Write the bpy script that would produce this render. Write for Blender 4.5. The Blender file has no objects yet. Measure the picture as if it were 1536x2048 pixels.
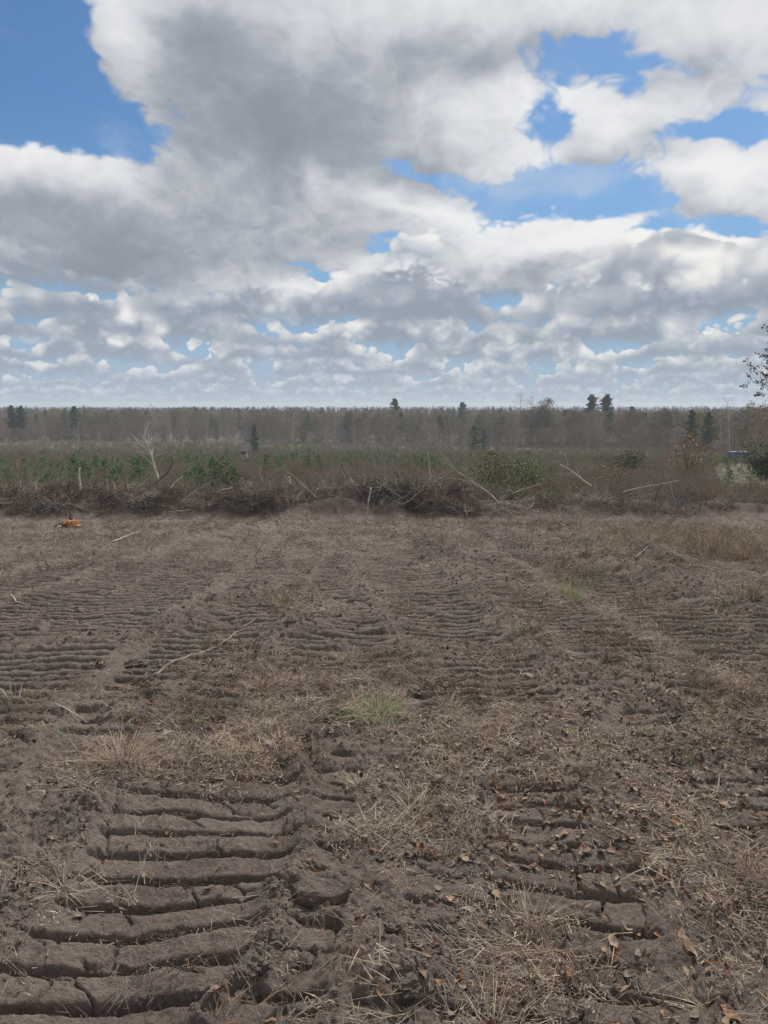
import bpy, math, random, time
import numpy as np
from mathutils import Vector, Matrix, Euler
T0 = time.time()
rnd = random.Random(7)
rng = np.random.default_rng(11)
R = math.radians
SC = bpy.context.scene
COL = SC.collection

# ------------------------------------------------------------------ camera
CAM_H, PITCH, FPX = 1.6, R(7.8), 1547.0      # photograph is 1536 x 2048
cam_d = bpy.data.cameras.new('camera')
cam_d.sensor_fit = 'VERTICAL'; cam_d.sensor_height = 24.0
cam_d.lens = FPX/2048*24.0
cam_d.clip_start = 0.05; cam_d.clip_end = 20000
cam = bpy.data.objects.new('camera', cam_d); COL.objects.link(cam)
cam.location = (0, 0, CAM_H); cam.rotation_euler = (R(90)-PITCH, 0, 0)
SC.camera = cam
SC.view_settings.view_transform = 'Standard'; SC.view_settings.look = 'None'
SC.view_settings.exposure = 0.0; SC.view_settings.gamma = 1.0
SC.view_settings.use_curve_mapping = False
SC.cycles.use_denoising = True
SC.cycles.max_bounces = 6; SC.cycles.diffuse_bounces = 2; SC.cycles.transparent_max_bounces = 8
SC.cycles.volume_bounces = 0
SC.cycles.use_adaptive_sampling = True; SC.cycles.adaptive_threshold = 0.02; SC.cycles.adaptive_min_samples = 32
SC.cycles.time_limit = 840

SUN_EL, SUN_AZ = R(48), R(24)                # azimuth measured from +Y towards +X
sun_d = bpy.data.lights.new('sun', 'SUN'); sun_d.energy = 4.6; sun_d.angle = R(9)
sun_d.color = (1.0, 0.975, 0.94)
sun = bpy.data.objects.new('sun', sun_d); COL.objects.link(sun)
sdir = Vector((math.sin(SUN_AZ)*math.cos(SUN_EL), math.cos(SUN_AZ)*math.cos(SUN_EL), math.sin(SUN_EL)))
sun.rotation_euler = (-sdir).to_track_quat('-Z', 'Y').to_euler()

# ------------------------------------------------------------------ geometry of the view
cp, sp = math.cos(PITCH), math.sin(PITCH)
def ray(px, py):
    a = (px-768)/FPX; b = (1024-py)/FPX
    return Vector((a, cp+b*sp, -sp+b*cp)).normalized()
def project(x, y, z):
    zc = y*cp-(z-CAM_H)*sp; yc = y*sp+(z-CAM_H)*cp
    zc = np.maximum(zc, 0.05)
    return 768+FPX*x/zc, 1024-FPX*yc/zc
def at(px, py, d):
    r = ray(px, py); return Vector((0, 0, CAM_H))+r*(d/r.y)

# ------------------------------------------------------------------ world sky with clouds
class NT:
    def __init__(s, tree): s.t = tree; s.n = tree.nodes; s.l = tree.links
    def add(s, typ, **kw):
        n = s.n.new(typ)
        for k, v in kw.items(): setattr(n, k, v)
        return n
    def put(s, sock, v):
        if isinstance(v, bpy.types.NodeSocket): s.l.new(v, sock)
        elif v is not None: sock.default_value = v
    def m(s, op, a, b=None, c=None, clamp=False):
        n = s.add('ShaderNodeMath', operation=op, use_clamp=clamp)
        for i, v in enumerate((a, b, c)):
            if v is not None: s.put(n.inputs[i], v)
        return n.outputs[0]
    def vm(s, op, a, b=None, scale=None):
        n = s.add('ShaderNodeVectorMath', operation=op)
        s.put(n.inputs[0], a)
        if b is not None: s.put(n.inputs[1], b)
        if scale is not None: s.put(n.inputs['Scale'], scale)
        return n.outputs['Value'] if op in ('LENGTH', 'DOT_PRODUCT', 'DISTANCE') else n.outputs[0]
    def comb(s, x, y, z):
        n = s.add('ShaderNodeCombineXYZ')
        for i, v in enumerate((x, y, z)): s.put(n.inputs[i], v)
        return n.outputs[0]
    def sep(s, v):
        n = s.add('ShaderNodeSeparateXYZ'); s.put(n.inputs[0], v); return n.outputs
    def noise(s, v, scale, detail=4, rough=0.5, dist=0.0, lac=2.0, dim='3D'):
        n = s.add('ShaderNodeTexNoise', noise_dimensions=dim); s.put(n.inputs['Vector'], v)
        n.inputs['Scale'].default_value = scale; n.inputs['Detail'].default_value = detail
        n.inputs['Roughness'].default_value = rough; n.inputs['Distortion'].default_value = dist
        n.inputs['Lacunarity'].default_value = lac
        return n.outputs
    def vor(s, v, scale, feature='F1', detail=0.0, rough=0.5, smooth=None, dim='3D'):
        n = s.add('ShaderNodeTexVoronoi', feature=feature, voronoi_dimensions=dim); s.put(n.inputs['Vector'], v)
        n.inputs['Scale'].default_value = scale
        n.inputs['Detail'].default_value = detail; n.inputs['Roughness'].default_value = rough
        if smooth is not None: n.inputs['Smoothness'].default_value = smooth
        return n.outputs
    def ramp(s, f, stops):
        n = s.add('ShaderNodeValToRGB'); cr = n.color_ramp
        while len(cr.elements) < len(stops): cr.elements.new(0.5)
        for e, (p, c) in zip(cr.elements, stops):
            e.position = p; e.color = (*c, 1) if len(c) == 3 else c
        s.put(n.inputs[0], f); return n.outputs[0]
    def mr(s, v, a, b, c=0.0, d=1.0, kind='LINEAR'):
        n = s.add('ShaderNodeMapRange', interpolation_type=kind)
        for i, q in enumerate((v, a, b, c, d)): s.put(n.inputs[i], q)
        return n.outputs[0]
    def mix(s, f, a, b, typ='MIX'):
        n = s.add('ShaderNodeMix', data_type='RGBA', blend_type=typ)
        s.put(n.inputs[0], f)
        s.put(n.inputs[6], a if isinstance(a, bpy.types.NodeSocket) or len(a) == 4 else (*a, 1))
        s.put(n.inputs[7], b if isinstance(b, bpy.types.NodeSocket) or len(b) == 4 else (*b, 1))
        return n.outputs[2]

def azel(px, py):
    r = ray(px, py); return math.atan2(r.x, r.y), math.asin(r.z)
def blob_sum(t, q, blobs, start):
    acc = start
    for (cx, cy, rx, ry, rot, amp) in blobs:
        a0, e0 = azel(cx, cy)
        ra = abs(azel(cx+rx, cy)[0]-a0); re = abs(azel(cx, cy-ry)[1]-e0) if ry else .01
        ra = max(ra, .004)
        # the tiny term only makes the blobs evaluate one after another
        qq = t.add('ShaderNodeVectorMath', operation='MULTIPLY_ADD'); t.put(qq.inputs[0], acc) if isinstance(acc, bpy.types.NodeSocket) else None
        qq.inputs[1].default_value = (1e-7, 1e-7, 0); t.put(qq.inputs[2], q)
        mp = t.add('ShaderNodeMapping', vector_type='TEXTURE'); t.put(mp.inputs[0], qq.outputs[0])
        mp.inputs['Location'].default_value = (a0, e0, 0)
        mp.inputs['Rotation'].default_value = (0, 0, R(rot))
        mp.inputs['Scale'].default_value = (ra, re, 1)
        L = t.vm('DOT_PRODUCT', mp.outputs[0], mp.outputs[0])
        v = t.m('POWER', 2.718, t.m('MULTIPLY', L, -1.0))
        acc = t.m('MULTIPLY_ADD', v, amp, acc)
    return acc

# holes (negative) and heaps (positive) of cloud cover, where they stand in the sky
COVER = [(70, 90, 150, 150, 0, -2.6), (40, 10, 120, 70, 0, -1.0), (190, 215, 60, 50, 0, -1.1), (0, 190, 50, 60, 0, -.6),
         (1190, 130, 130, 62, -8, -1.35), (1100, 225, 70, 60, 0, -.95), (1270, 90, 70, 45, 0, -.3), (1480, 245, 110, 30, -8, -1.5),
         (1120, 385, 170, 44, 10, -1.35), (1010, 415, 110, 36, -10, -.95), (1250, 400, 90, 70, 0, -1.15), (1000, 265, 40, 25, 0, -.4),
         (1330, 515, 150, 34, 3, -1.6), (1500, 490, 120, 50, 0, -1.2), (1420, 545, 60, 30, 0, -.8), (800, 335, 75, 20, -14, -1.3),
         (905, 375, 60, 22, -20, -.9), (830, 490, 95, 24, -8, -1.3), (640, 543, 60, 12, 0, -1.1),
         (990, 600, 60, 30, 0, -.6), (0, 662, 45, 10, 0, -.3), (330, 590, 60, 14, 10, -.6), (1040, 655, 60, 12, 0, -.55), (1450, 620, 40, 30, 0, -.4),
         (250, 80, 60, 110, 8, .8), (560, 180, 300, 190, 0, .8), (250, 420, 300, 120, 0, .7), (980, 230, 100, 90, 0, .6), (1400, 110, 150, 70, 0, .5),
         (1200, 240, 90, 60, 20, .5), (1430, 370, 130, 60, -10, .9), (1190, 470, 130, 20, 8, .95), (940, 470, 90, 50, -20, .7),
         (1290, 600, 150, 40, 0, .9), (1080, 545, 130, 46, 0, .9), (1490, 600, 60, 55, 0, .6), (700, 400, 170, 90, 0, .6), (560, 575, 170, 40, 0, .5),
         (1000, 10, 300, 60, 0, 1.3), (1400, 50, 200, 70, 0, 1.0), (1240, 225, 90, 42, 25, .9), (90, 440, 190, 110, 0, 1.1), (60, 320, 90, 50, 0, .9), (900, 300, 120, 60, 0, .6), (1330, 330, 90, 40, 0, .5), (330, 560, 200, 50, 0, .7)]
SHADE = [(560, 210, 290, 170, 0, -.74), (430, 90, 120, 90, 0, -.24), (180, 400, 300, 105, 0, -.60), (280, 535, 260, 50, 6, -.62), (90, 620, 160, 34, 0, -.38),
         (660, 300, 120, 80, 0, -.25), (1010, 60, 190, 70, 0, -.26), (1400, 40, 200, 70, 0, .05), (1060, 570, 120, 46, 10, -.28), (700, 610, 110, 26, 0, -.18),
         (850, 690, 220, 26, 0, -.22), (1300, 650, 150, 20, 0, -.16), (20, 330, 90, 60, 0, -.2), (720, 480, 160, 44, 0, -.16), (1250, 330, 200, 40, 10, -.05),
         (250, 60, 50, 130, 6, .50), (330, 10, 110, 30, 0, .3), (1000, 210, 120, 90, 0, .34), (880, 150, 90, 90, 0, .16), (620, 335, 34, 52, 10, .60), (640, 380, 60, 40, 0, .25), (1120, 492, 110, 26, 4, .55), (1260, 455, 80, 18, 8, .4),
         (1330, 570, 110, 44, -10, .48), (1180, 590, 60, 34, 0, .25), (600, 560, 140, 26, 0, .42), (1490, 350, 90, 60, -20, .36), (300, 635, 55, 34, 0, .5), (120, 580, 120, 10, -6, .35),
         (720, 652, 210, 14, 0, .42), (900, 430, 90, 36, -20, .28), (60, 500, 110, 18, 0, .46), (240, 300, 40, 16, -30, .4), (1000, 700, 60, 22, 0, .35), (650, 715, 60, 16, 0, .35), (1290, 695, 60, 20, 0, .35), (250, 690, 100, 12, 0, .25)]

def make_world():
    w = bpy.data.worlds.new('World'); SC.world = w; w.use_nodes = True
    w.cycles.sampling_method = 'MANUAL'; w.cycles.sample_map_resolution = 512
    def billow(t, v, sc, dim='2D', detail=1.0):
        n = t.noise(v, sc, detail, .5, dim=dim)[0]
        return t.m('MULTIPLY', t.m('ABSOLUTE', t.m('SUBTRACT', n, .5)), 3.4)
    # --- the big near clouds
    g = bpy.data.node_groups.new('cloud_density', 'ShaderNodeTree')
    g.interface.new_socket('Dir', in_out='INPUT', socket_type='NodeSocketVector')
    g.interface.new_socket('Density', in_out='OUTPUT', socket_type='NodeSocketFloat')
    t = NT(g); gi = t.add('NodeGroupInput'); go = t.add('NodeGroupOutput')
    d = t.vm('NORMALIZE', gi.outputs[0]); x, y, z = t.sep(d)
    az = t.m('ARCTAN2', x, y); el = t.m('ARCSINE', z)
    h = t.m('SQRT', t.m('MAXIMUM', t.m('SUBTRACT', 1.0, t.m('MULTIPLY', z, z)), 1e-4))
    r = t.m('MULTIPLY', t.m('POWER', 2.718, t.m('MULTIPLY', t.m('MAXIMUM', el, 0.0), -1.45)), 2.7)
    k = t.m('DIVIDE', r, h)
    P = t.comb(t.m('MULTIPLY', x, k), t.m('MULTIPLY', y, k), 0.0)
    wv = t.vm('SUBTRACT', t.noise(P, 2.6, 3, .6, dim='2D')[1], (.5, .5, .5))
    q = t.vm('ADD', t.comb(az, el, 0.0), t.vm('MULTIPLY', wv, (0.15, 0.11, 0)))
    mask = blob_sum(t, q, COVER, 0.62)
    lowcut = t.mr(el, .12, .19, -1.5, 0.0, 'SMOOTHSTEP')
    mask = t.m('ADD', mask, lowcut)
    Pw = t.vm('ADD', P, t.vm('SCALE', wv, scale=0.16))
    n1 = t.noise(Pw, 2.6, 7, .60, dim='2D')[0]
    s = t.m('MULTIPLY_ADD', t.m('SUBTRACT', n1, .5), 3.0, mask)
    s = t.m('MULTIPLY_ADD', t.m('SUBTRACT', billow(t, Pw, 4.2), .4), .50, s)
    s = t.m('MULTIPLY_ADD', t.m('SUBTRACT', billow(t, Pw, 10.0), .4), .44, s)
    s = t.m('MULTIPLY_ADD', t.m('SUBTRACT', billow(t, Pw, 24.0), .4), .30, s)
    t.put(go.inputs[0], s)

    t = NT(w.node_tree); t.n.clear()
    out = t.add('ShaderNodeOutputWorld'); bg = t.add('ShaderNodeBackground')
    t.l.new(bg.outputs[0], out.inputs[0])
    tc = t.add('ShaderNodeTexCoord'); D = tc.outputs['Generated']
    x, y, z = t.sep(D); az = t.m('ARCTAN2', x, y); el = t.m('ARCSINE', z)
    h = t.m('SQRT', t.m('MAXIMUM', t.m('SUBTRACT', 1.0, t.m('MULTIPLY', z, z)), 1e-4))
    sky = t.add('ShaderNodeTexSky', sky_type='NISHITA'); sky.sun_disc = False
    sky.sun_elevation = SUN_EL; sky.sun_rotation = SUN_AZ
    sky.air_density = 1.0; sky.dust_density = .6; sky.ozone_density = 1.4
    blue = t.mix(1.0, sky.outputs[0], (.046, .068, .087), 'MULTIPLY')
    col = t.mix(t.mr(el, .0, .34, .95, 0.0, 'SMOOTHSTEP'), blue, (.27, .44, .66))
    col = t.mix(t.mr(el, .0, .12, .8, 0.0, 'SMOOTHSTEP'), col, (.40, .50, .60))
    wn = t.noise(D, 6.0, 4, .6)[1]
    q = t.vm('ADD', t.comb(az, el, 0.0), t.vm('MULTIPLY', t.vm('SUBTRACT', wn, (.5, .5, .5)), (0.12, 0.09, 0)))
    sh = blob_sum(t, q, [(a_, b_, c_, d_, e_, f_*(.60 if f_ > 0 else .78)) for a_, b_, c_, d_, e_, f_ in SHADE], 0.65)
    shr = t.m('SUBTRACT', sh, .63)
    # --- rows of small cumulus, farthest row first, each with lit tops and a flat grey base
    E = t.comb(t.m('DIVIDE', x, h), t.m('DIVIDE', y, h), t.m('MULTIPLY', el, 1.25))
    for (b0, th, f, cov, off, hzf) in ROWS:
        V = t.vm('ADD', E, (off, off*.7, 0))
        wob = t.noise(V, f*.45, 2, .5)[0]
        b1 = billow(t, V, f, '3D', 1.0)
        b2 = billow(t, V, f*2.9, '3D', 1.0)
        rel = t.m('DIVIDE', t.m('SUBTRACT', el, t.m('MULTIPLY_ADD', wob, th*.9, b0-th*.45)), th)
        puff = t.m('ADD', t.m('MULTIPLY', b1, .62), t.m('MULTIPLY', b2, .30))
        top = t.m('ADD', t.m('MULTIPLY_ADD', t.m('SUBTRACT', wob, .5), 4.6, t.m('MULTIPLY_ADD', shr, .9, cov+.06)), puff)
        dn = t.m('SUBTRACT', top, rel)
        a = t.m('MULTIPLY', t.mr(dn, 0.0, .17, 0, 1, 'SMOOTHSTEP'), t.mr(t.m('MULTIPLY_ADD', b2, .25, rel), -.30, .25, 0, 1, 'SMOOTHSTEP'))
        br = t.m('ADD', t.m('MULTIPLY_ADD', rel, .55, .05), t.m('MULTIPLY', t.m('SUBTRACT', puff, .36), 1.6))
        br = t.m('ADD', t.m('MULTIPLY_ADD', shr, .9, br), t.mr(dn, 0.0, .9, .60, .06, 'SMOOTHSTEP'))
        cc = t.ramp(br, [(0.0, (.30, .345, .415)), (.30, (.40, .445, .51)), (.55, (.58, .605, .64)), (.80, (.79, .79, .775)), (1.0, (.90, .895, .87))])
        cc = t.mix(hzf, cc, (.43, .52, .61))
        col = t.mix(a, col, cc)
    vv = t.noise(t.vm('MULTIPLY', t.vm('ADD', D, t.vm('SCALE', wn, scale=.10)), (3.2, 3.2, 6.0)), 1.25, 6, .62)[0]
    veil = t.m('MULTIPLY', t.mr(vv, .46, .70, 0, .55, 'SMOOTHSTEP'), t.mr(el, .12, .22, 0, 1))
    col = t.mix(veil, col, (.60, .66, .75))
    def dens(v):
        n = t.add('ShaderNodeGroup'); n.node_tree = g; t.put(n.inputs[0], v); return n.outputs[0]
    step = t.m('MULTIPLY', t.m('ADD', t.m('MAXIMUM', z, 0.0), 0.06), 0.12)
    D0 = dens(D)
    D1 = dens(t.vm('ADD', D, t.comb(t.m('MULTIPLY', step, .45), 0.0, step)))
    cover = t.mr(D0, -0.16, 0.50, 0, 1, 'SMOOTHSTEP')
    g1 = t.m('MULTIPLY', t.m('SUBTRACT', D0, D1), 0.30)
    thick = t.mr(D0, 0.0, 2.4, 0.20, -0.22)
    raw = t.m('ADD', t.m('ADD', sh, thick), g1)
    b = t.m('MULTIPLY_ADD', t.m('TANH', t.m('MULTIPLY', t.m('SUBTRACT', raw, .5), 1.8)), .5, .5)
    cloud = t.ramp(b, [(0.0, (.235, .262, .315)), (.28, (.35, .382, .435)), (.52, (.52, .545, .59)), (.78, (.71, .725, .76)), (1.0, (.90, .90, .895))])
    col = t.mix(cover, col, cloud)
    col = t.mix(t.mr(el, -.02, .10, .55, 0.0, 'SMOOTHSTEP'), col, (.42, .50, .58))
    col = t.mix(1.0, col, (10, 10, 10), 'MULTIPLY')
    t.put(bg.inputs[0], col); bg.inputs[1].default_value = 0.1
# base elevation, thickness, puff frequency, cover, offset, haze
ROWS = [(.004, .011, 62, .80, 1.3, .55), (.014, .013, 50, .62, 4.1, .42), (.025, .017, 40, .56, 7.7, .32), (.039, .022, 31, .50, 2.9, .20),
        (.057, .029, 24, .56, 9.3, .12), (.079, .038, 18, .60, 5.2, .06), (.106, .050, 14, .62, 11.7, .02), (.138, .056, 11, .42, 14.2, .0), (.180, .060, 9, -.75, 17.9, .0)]
make_world()

# ------------------------------------------------------------------ noise in numpy
_tab = np.random.RandomState(3).permutation(4096)
_ang = np.random.RandomState(4).rand(4096)*2*np.pi
_gx, _gy = np.cos(_ang), np.sin(_ang)
_val = np.random.RandomState(5).rand(4096)
def _h(ix, iy, seed): return _tab[(ix+_tab[(iy+seed*131) & 4095]) & 4095]
def gn(x, y, seed=0):
    x = np.asarray(x, float); y = np.asarray(y, float)
    ix = np.floor(x).astype(np.int64); iy = np.floor(y).astype(np.int64)
    fx = x-ix; fy = y-iy
    u = fx*fx*fx*(fx*(fx*6-15)+10); v = fy*fy*fy*(fy*(fy*6-15)+10)
    def c(a, b):
        h = _h(ix+a, iy+b, seed); return _gx[h]*(fx-a)+_gy[h]*(fy-b)
    n0 = c(0, 0); n1 = c(1, 0); n2 = c(0, 1); n3 = c(1, 1)
    a = n0+u*(n1-n0); b = n2+u*(n3-n2)
    return (a+v*(b-a))*1.5
def fbm(x, y, oc=4, seed=0, gain=.5):
    s = 0; a = 1.0
    for i in range(oc):
        s = s+a*gn(x*2**i+i*17.3, y*2**i-i*9.1, seed+i); a *= gain
    return s
def worley(x, y, seed=0):
    ix = np.floor(x).astype(np.int64); iy = np.floor(y).astype(np.int64)
    f1 = np.full(x.shape, 9.0); f2 = np.full(x.shape, 9.0); idv = np.zeros(x.shape)
    for a in (-1, 0, 1):
        for b in (-1, 0, 1):
            h = _h(ix+a, iy+b, seed)
            px = ix+a+_val[h]; py = iy+b+_val[(h*7+13) & 4095]
            d = np.hypot(x-px, y-py)
            near = d < f1
            f2 = np.where(near, f1, np.minimum(f2, d)); idv = np.where(near, _val[(h*3+71) & 4095], idv)
            f1 = np.where(near, d, f1)
    return f1, f2, idv
def sstep(a, b, x):
    t = np.clip((x-a)/(b-a), 0, 1); return t*t*(3-2*t)

# ------------------------------------------------------------------ the lie of the land
_py = np.array([-6000, -30, 0, 3, 6, 10, 16, 22, 30, 40, 60, 100, 160, 250, 340, 420, 9000.])
_pz = np.array([0.3, .2, 0, -.04, -.22, -.58, -1.10, -1.66, -2.25, -2.95, -4.2, -6.4, -9.2, -13.0, -15.6, -16.2, -16.2])
_ys = np.concatenate([np.linspace(-30, 60, 901), np.geomspace(60.5, 9000, 900)])
_zs = np.interp(_ys, _py, _pz)
_zl = np.convolve(np.pad(_zs[:901], 25, 'edge'), np.ones(51)/51, 'valid')
_zs[:890] = _zl[:890]
def base(x, y):
    z = np.interp(y, _ys, _zs)
    f = sstep(30, 120, np.hypot(x, y))
    return z+f*fbm(x/90., y/90., 2, 40)*.5+sstep(450, 1100, y)*(3.2*fbm(x/420., y/700., 2, 42)+.0006*np.clip(y-500, 0, 2500))

def ground_px(px, py):
    r = ray(px, py)
    t = np.geomspace(1.0, 8000, 6000)
    X = r.x*t; Y = r.y*t; Z = CAM_H+r.z*t
    below = np.nonzero(Z < base(X, Y))[0]
    i = below[0] if len(below) else 5999
    return float(X[i]), float(Y[i])

def poly_dist(x, y, pts):
    best = np.full(x.shape, 1e9)
    for (ax, ay), (bx, by) in zip(pts[:-1], pts[1:]):
        dx, dy = bx-ax, by-ay; L = dx*dx+dy*dy+1e-9
        t = np.clip(((x-ax)*dx+(y-ay)*dy)/L, 0, 1)
        best = np.minimum(best, np.hypot(x-ax-t*dx, y-ay-t*dy))
    return best

# dozer lanes: x at y=0, slope, width, first y, last y, pitch, groove depth, tilt, seed
LANES = [(-.66, .015, .96, 1.30, 3.50, .150, .068, -.06, 1), (.44, .02, .80, 1.2, 3.4, .155, .058, .16, 2),
         (1.48, .06, .84, 1.3, 4.4, .152, .054, .02, 3), (-1.95, -.02, .8, 1.6, 3.3, .15, .026, .1, 4), (2.35, .04, .85, 2.0, 5.2, .15, .05, .02, 5)]
_lr = random.Random(21)
for _k in range(21):
    _x = -10.6+1.04*_k
    LANES.append((_x, -.035+_lr.uniform(-.012, .012)-.006*_x, .90, 3.9 if _x < -1 else (5.0 if _x < .3 else 4.3), 20.5, .150, .080, _lr.uniform(-.06, .09), 6+_k))
_pt = np.array([0, .03, .10, .16, .30, .55, .78, .85, .93, 1.0]); _pv = np.array([-1, -.94, -.12, .02, .0, .05, .02, -.12, -.78, -1.])
def pxl(*p): return [ground_px(a, b) for a, b in p]
# berms of loose earth: points, half width, height
BERMS = [(pxl((400, 2040), (500, 1960), (560, 1850), (610, 1740), (640, 1640), (600, 1560), (560, 1490)), .07, .04),
         (pxl((0, 1880), (60, 1790), (150, 1700), (200, 1620), (250, 1560)), .13, .03), (pxl((830, 1990), (900, 1860), (960, 1740), (900, 1640)), .16, .03),
         (pxl((600, 1040), (480, 1062), (380, 1080)), .5, .10), (pxl((760, 1062), (830, 1085), (930, 1120)), .45, .13), (pxl((880, 1048), (1000, 1065), (1180, 1100)), .4, .12),
         (pxl((1000, 1092), (1100, 1115), (1250, 1150), (1330, 1165)), .35, .13), (pxl((1060, 1062), (1200, 1085), (1330, 1130)), .5, .16),
         (pxl((1340, 1170), (1440, 1205), (1560, 1222)), .45, .09), (pxl((0, 1108), (120, 1104)), .35, .07), (pxl((900, 1160), (1020, 1240), (1120, 1330), (1180, 1420)), .2, .05),
         (pxl((600, 1190), (660, 1230), (560, 1290), (420, 1350), (250, 1420)), .25, .045), (pxl((560, 1160), (450, 1200), (330, 1265), (120, 1290)), .2, .04),
         (pxl((690, 1110), (720, 1170), (780, 1250), (860, 1320)), .18, .045), (pxl((1240, 1330), (1330, 1420), (1420, 1520)), .2, .03), (pxl((850, 1105), (950, 1160), (1100, 1200)), .3, .06)]
# straw and litter patches in the photograph: centre, radii, strength
LITTER = [(640, 1400, 330, 95, 1.0), (250, 1525, 210, 60, 1.0), (480, 1500, 200, 70, .9), (840, 1640, 170, 100, .9), (1030, 1890, 130, 180, .5), (930, 1480, 200, 110, .75), (1000, 1330, 250, 90, .5),
          (1150, 1500, 250, 150, .55), (1350, 1650, 200, 150, .45), (1480, 1400, 110, 120, .9), (1500, 1780, 90, 160, .8), (1100, 1200, 260, 70, .5), (900, 1210, 150, 60, .35),
          (1400, 1095, 200, 32, 1.0), (1130, 1055, 80, 14, .8), (1130, 1150, 110, 26, .8), (1500, 1200, 90, 50, .7), (570, 1205, 50, 40, .8), (400, 1440, 190, 60, .8), (40, 1400, 60, 70, .5), (60, 1470, 110, 50, .4), (700, 1230, 140, 30, .3), (1250, 1300, 250, 120, .5),
          (450, 1070, 130, 14, .45), (300, 1075, 100, 14, .4), (840, 1080, 90, 30, .3), (230, 1345, 60, 30, .3), (700, 1550, 200, 60, .6), (120, 1780, 70, 50, .25), (700, 1990, 120, 60, .3)]
def litter(x, y):
    u, v = project(x, y, base(x, y))
    s = np.zeros(np.shape(u))
    for cx, cy, rx, ry, a in LITTER:
        s = np.maximum(s, a*np.exp(-(((u-cx)/rx)**2+((v-cy)/ry)**2)*.8))
    s = s+.16*sstep(.7, 3.2, x)*sstep(24, 12, y)*(y > 0)
    s = s*.80
    return np.clip(s+.30*fbm(x*2.1, y*2.1, 3, 60)*(s > .08)+.10*fbm(x*.9, y*.9, 3, 61), 0, 1)

def windrow(x, y):
    """height of the earth and brush bank pushed up at the edge of the cleared field"""
    yc = 24.1+.6*gn(x*.23, x*0+3.1, 70)-.02*x
    amp = np.interp(x, [-22, -12, -7, -3, 0, 2.2, 3.4, 5, 7.5, 10, 14, 22], [.62, .60, .54, .56, .64, .68, .34, .28, .44, .40, .2, .15])
    amp = amp*(1+.45*fbm(x*.75, y*.6, 4, 71))
    q = (y-yc)/1.75
    return np.maximum(amp, 0)*np.exp(-q*q*q*q)

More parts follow.
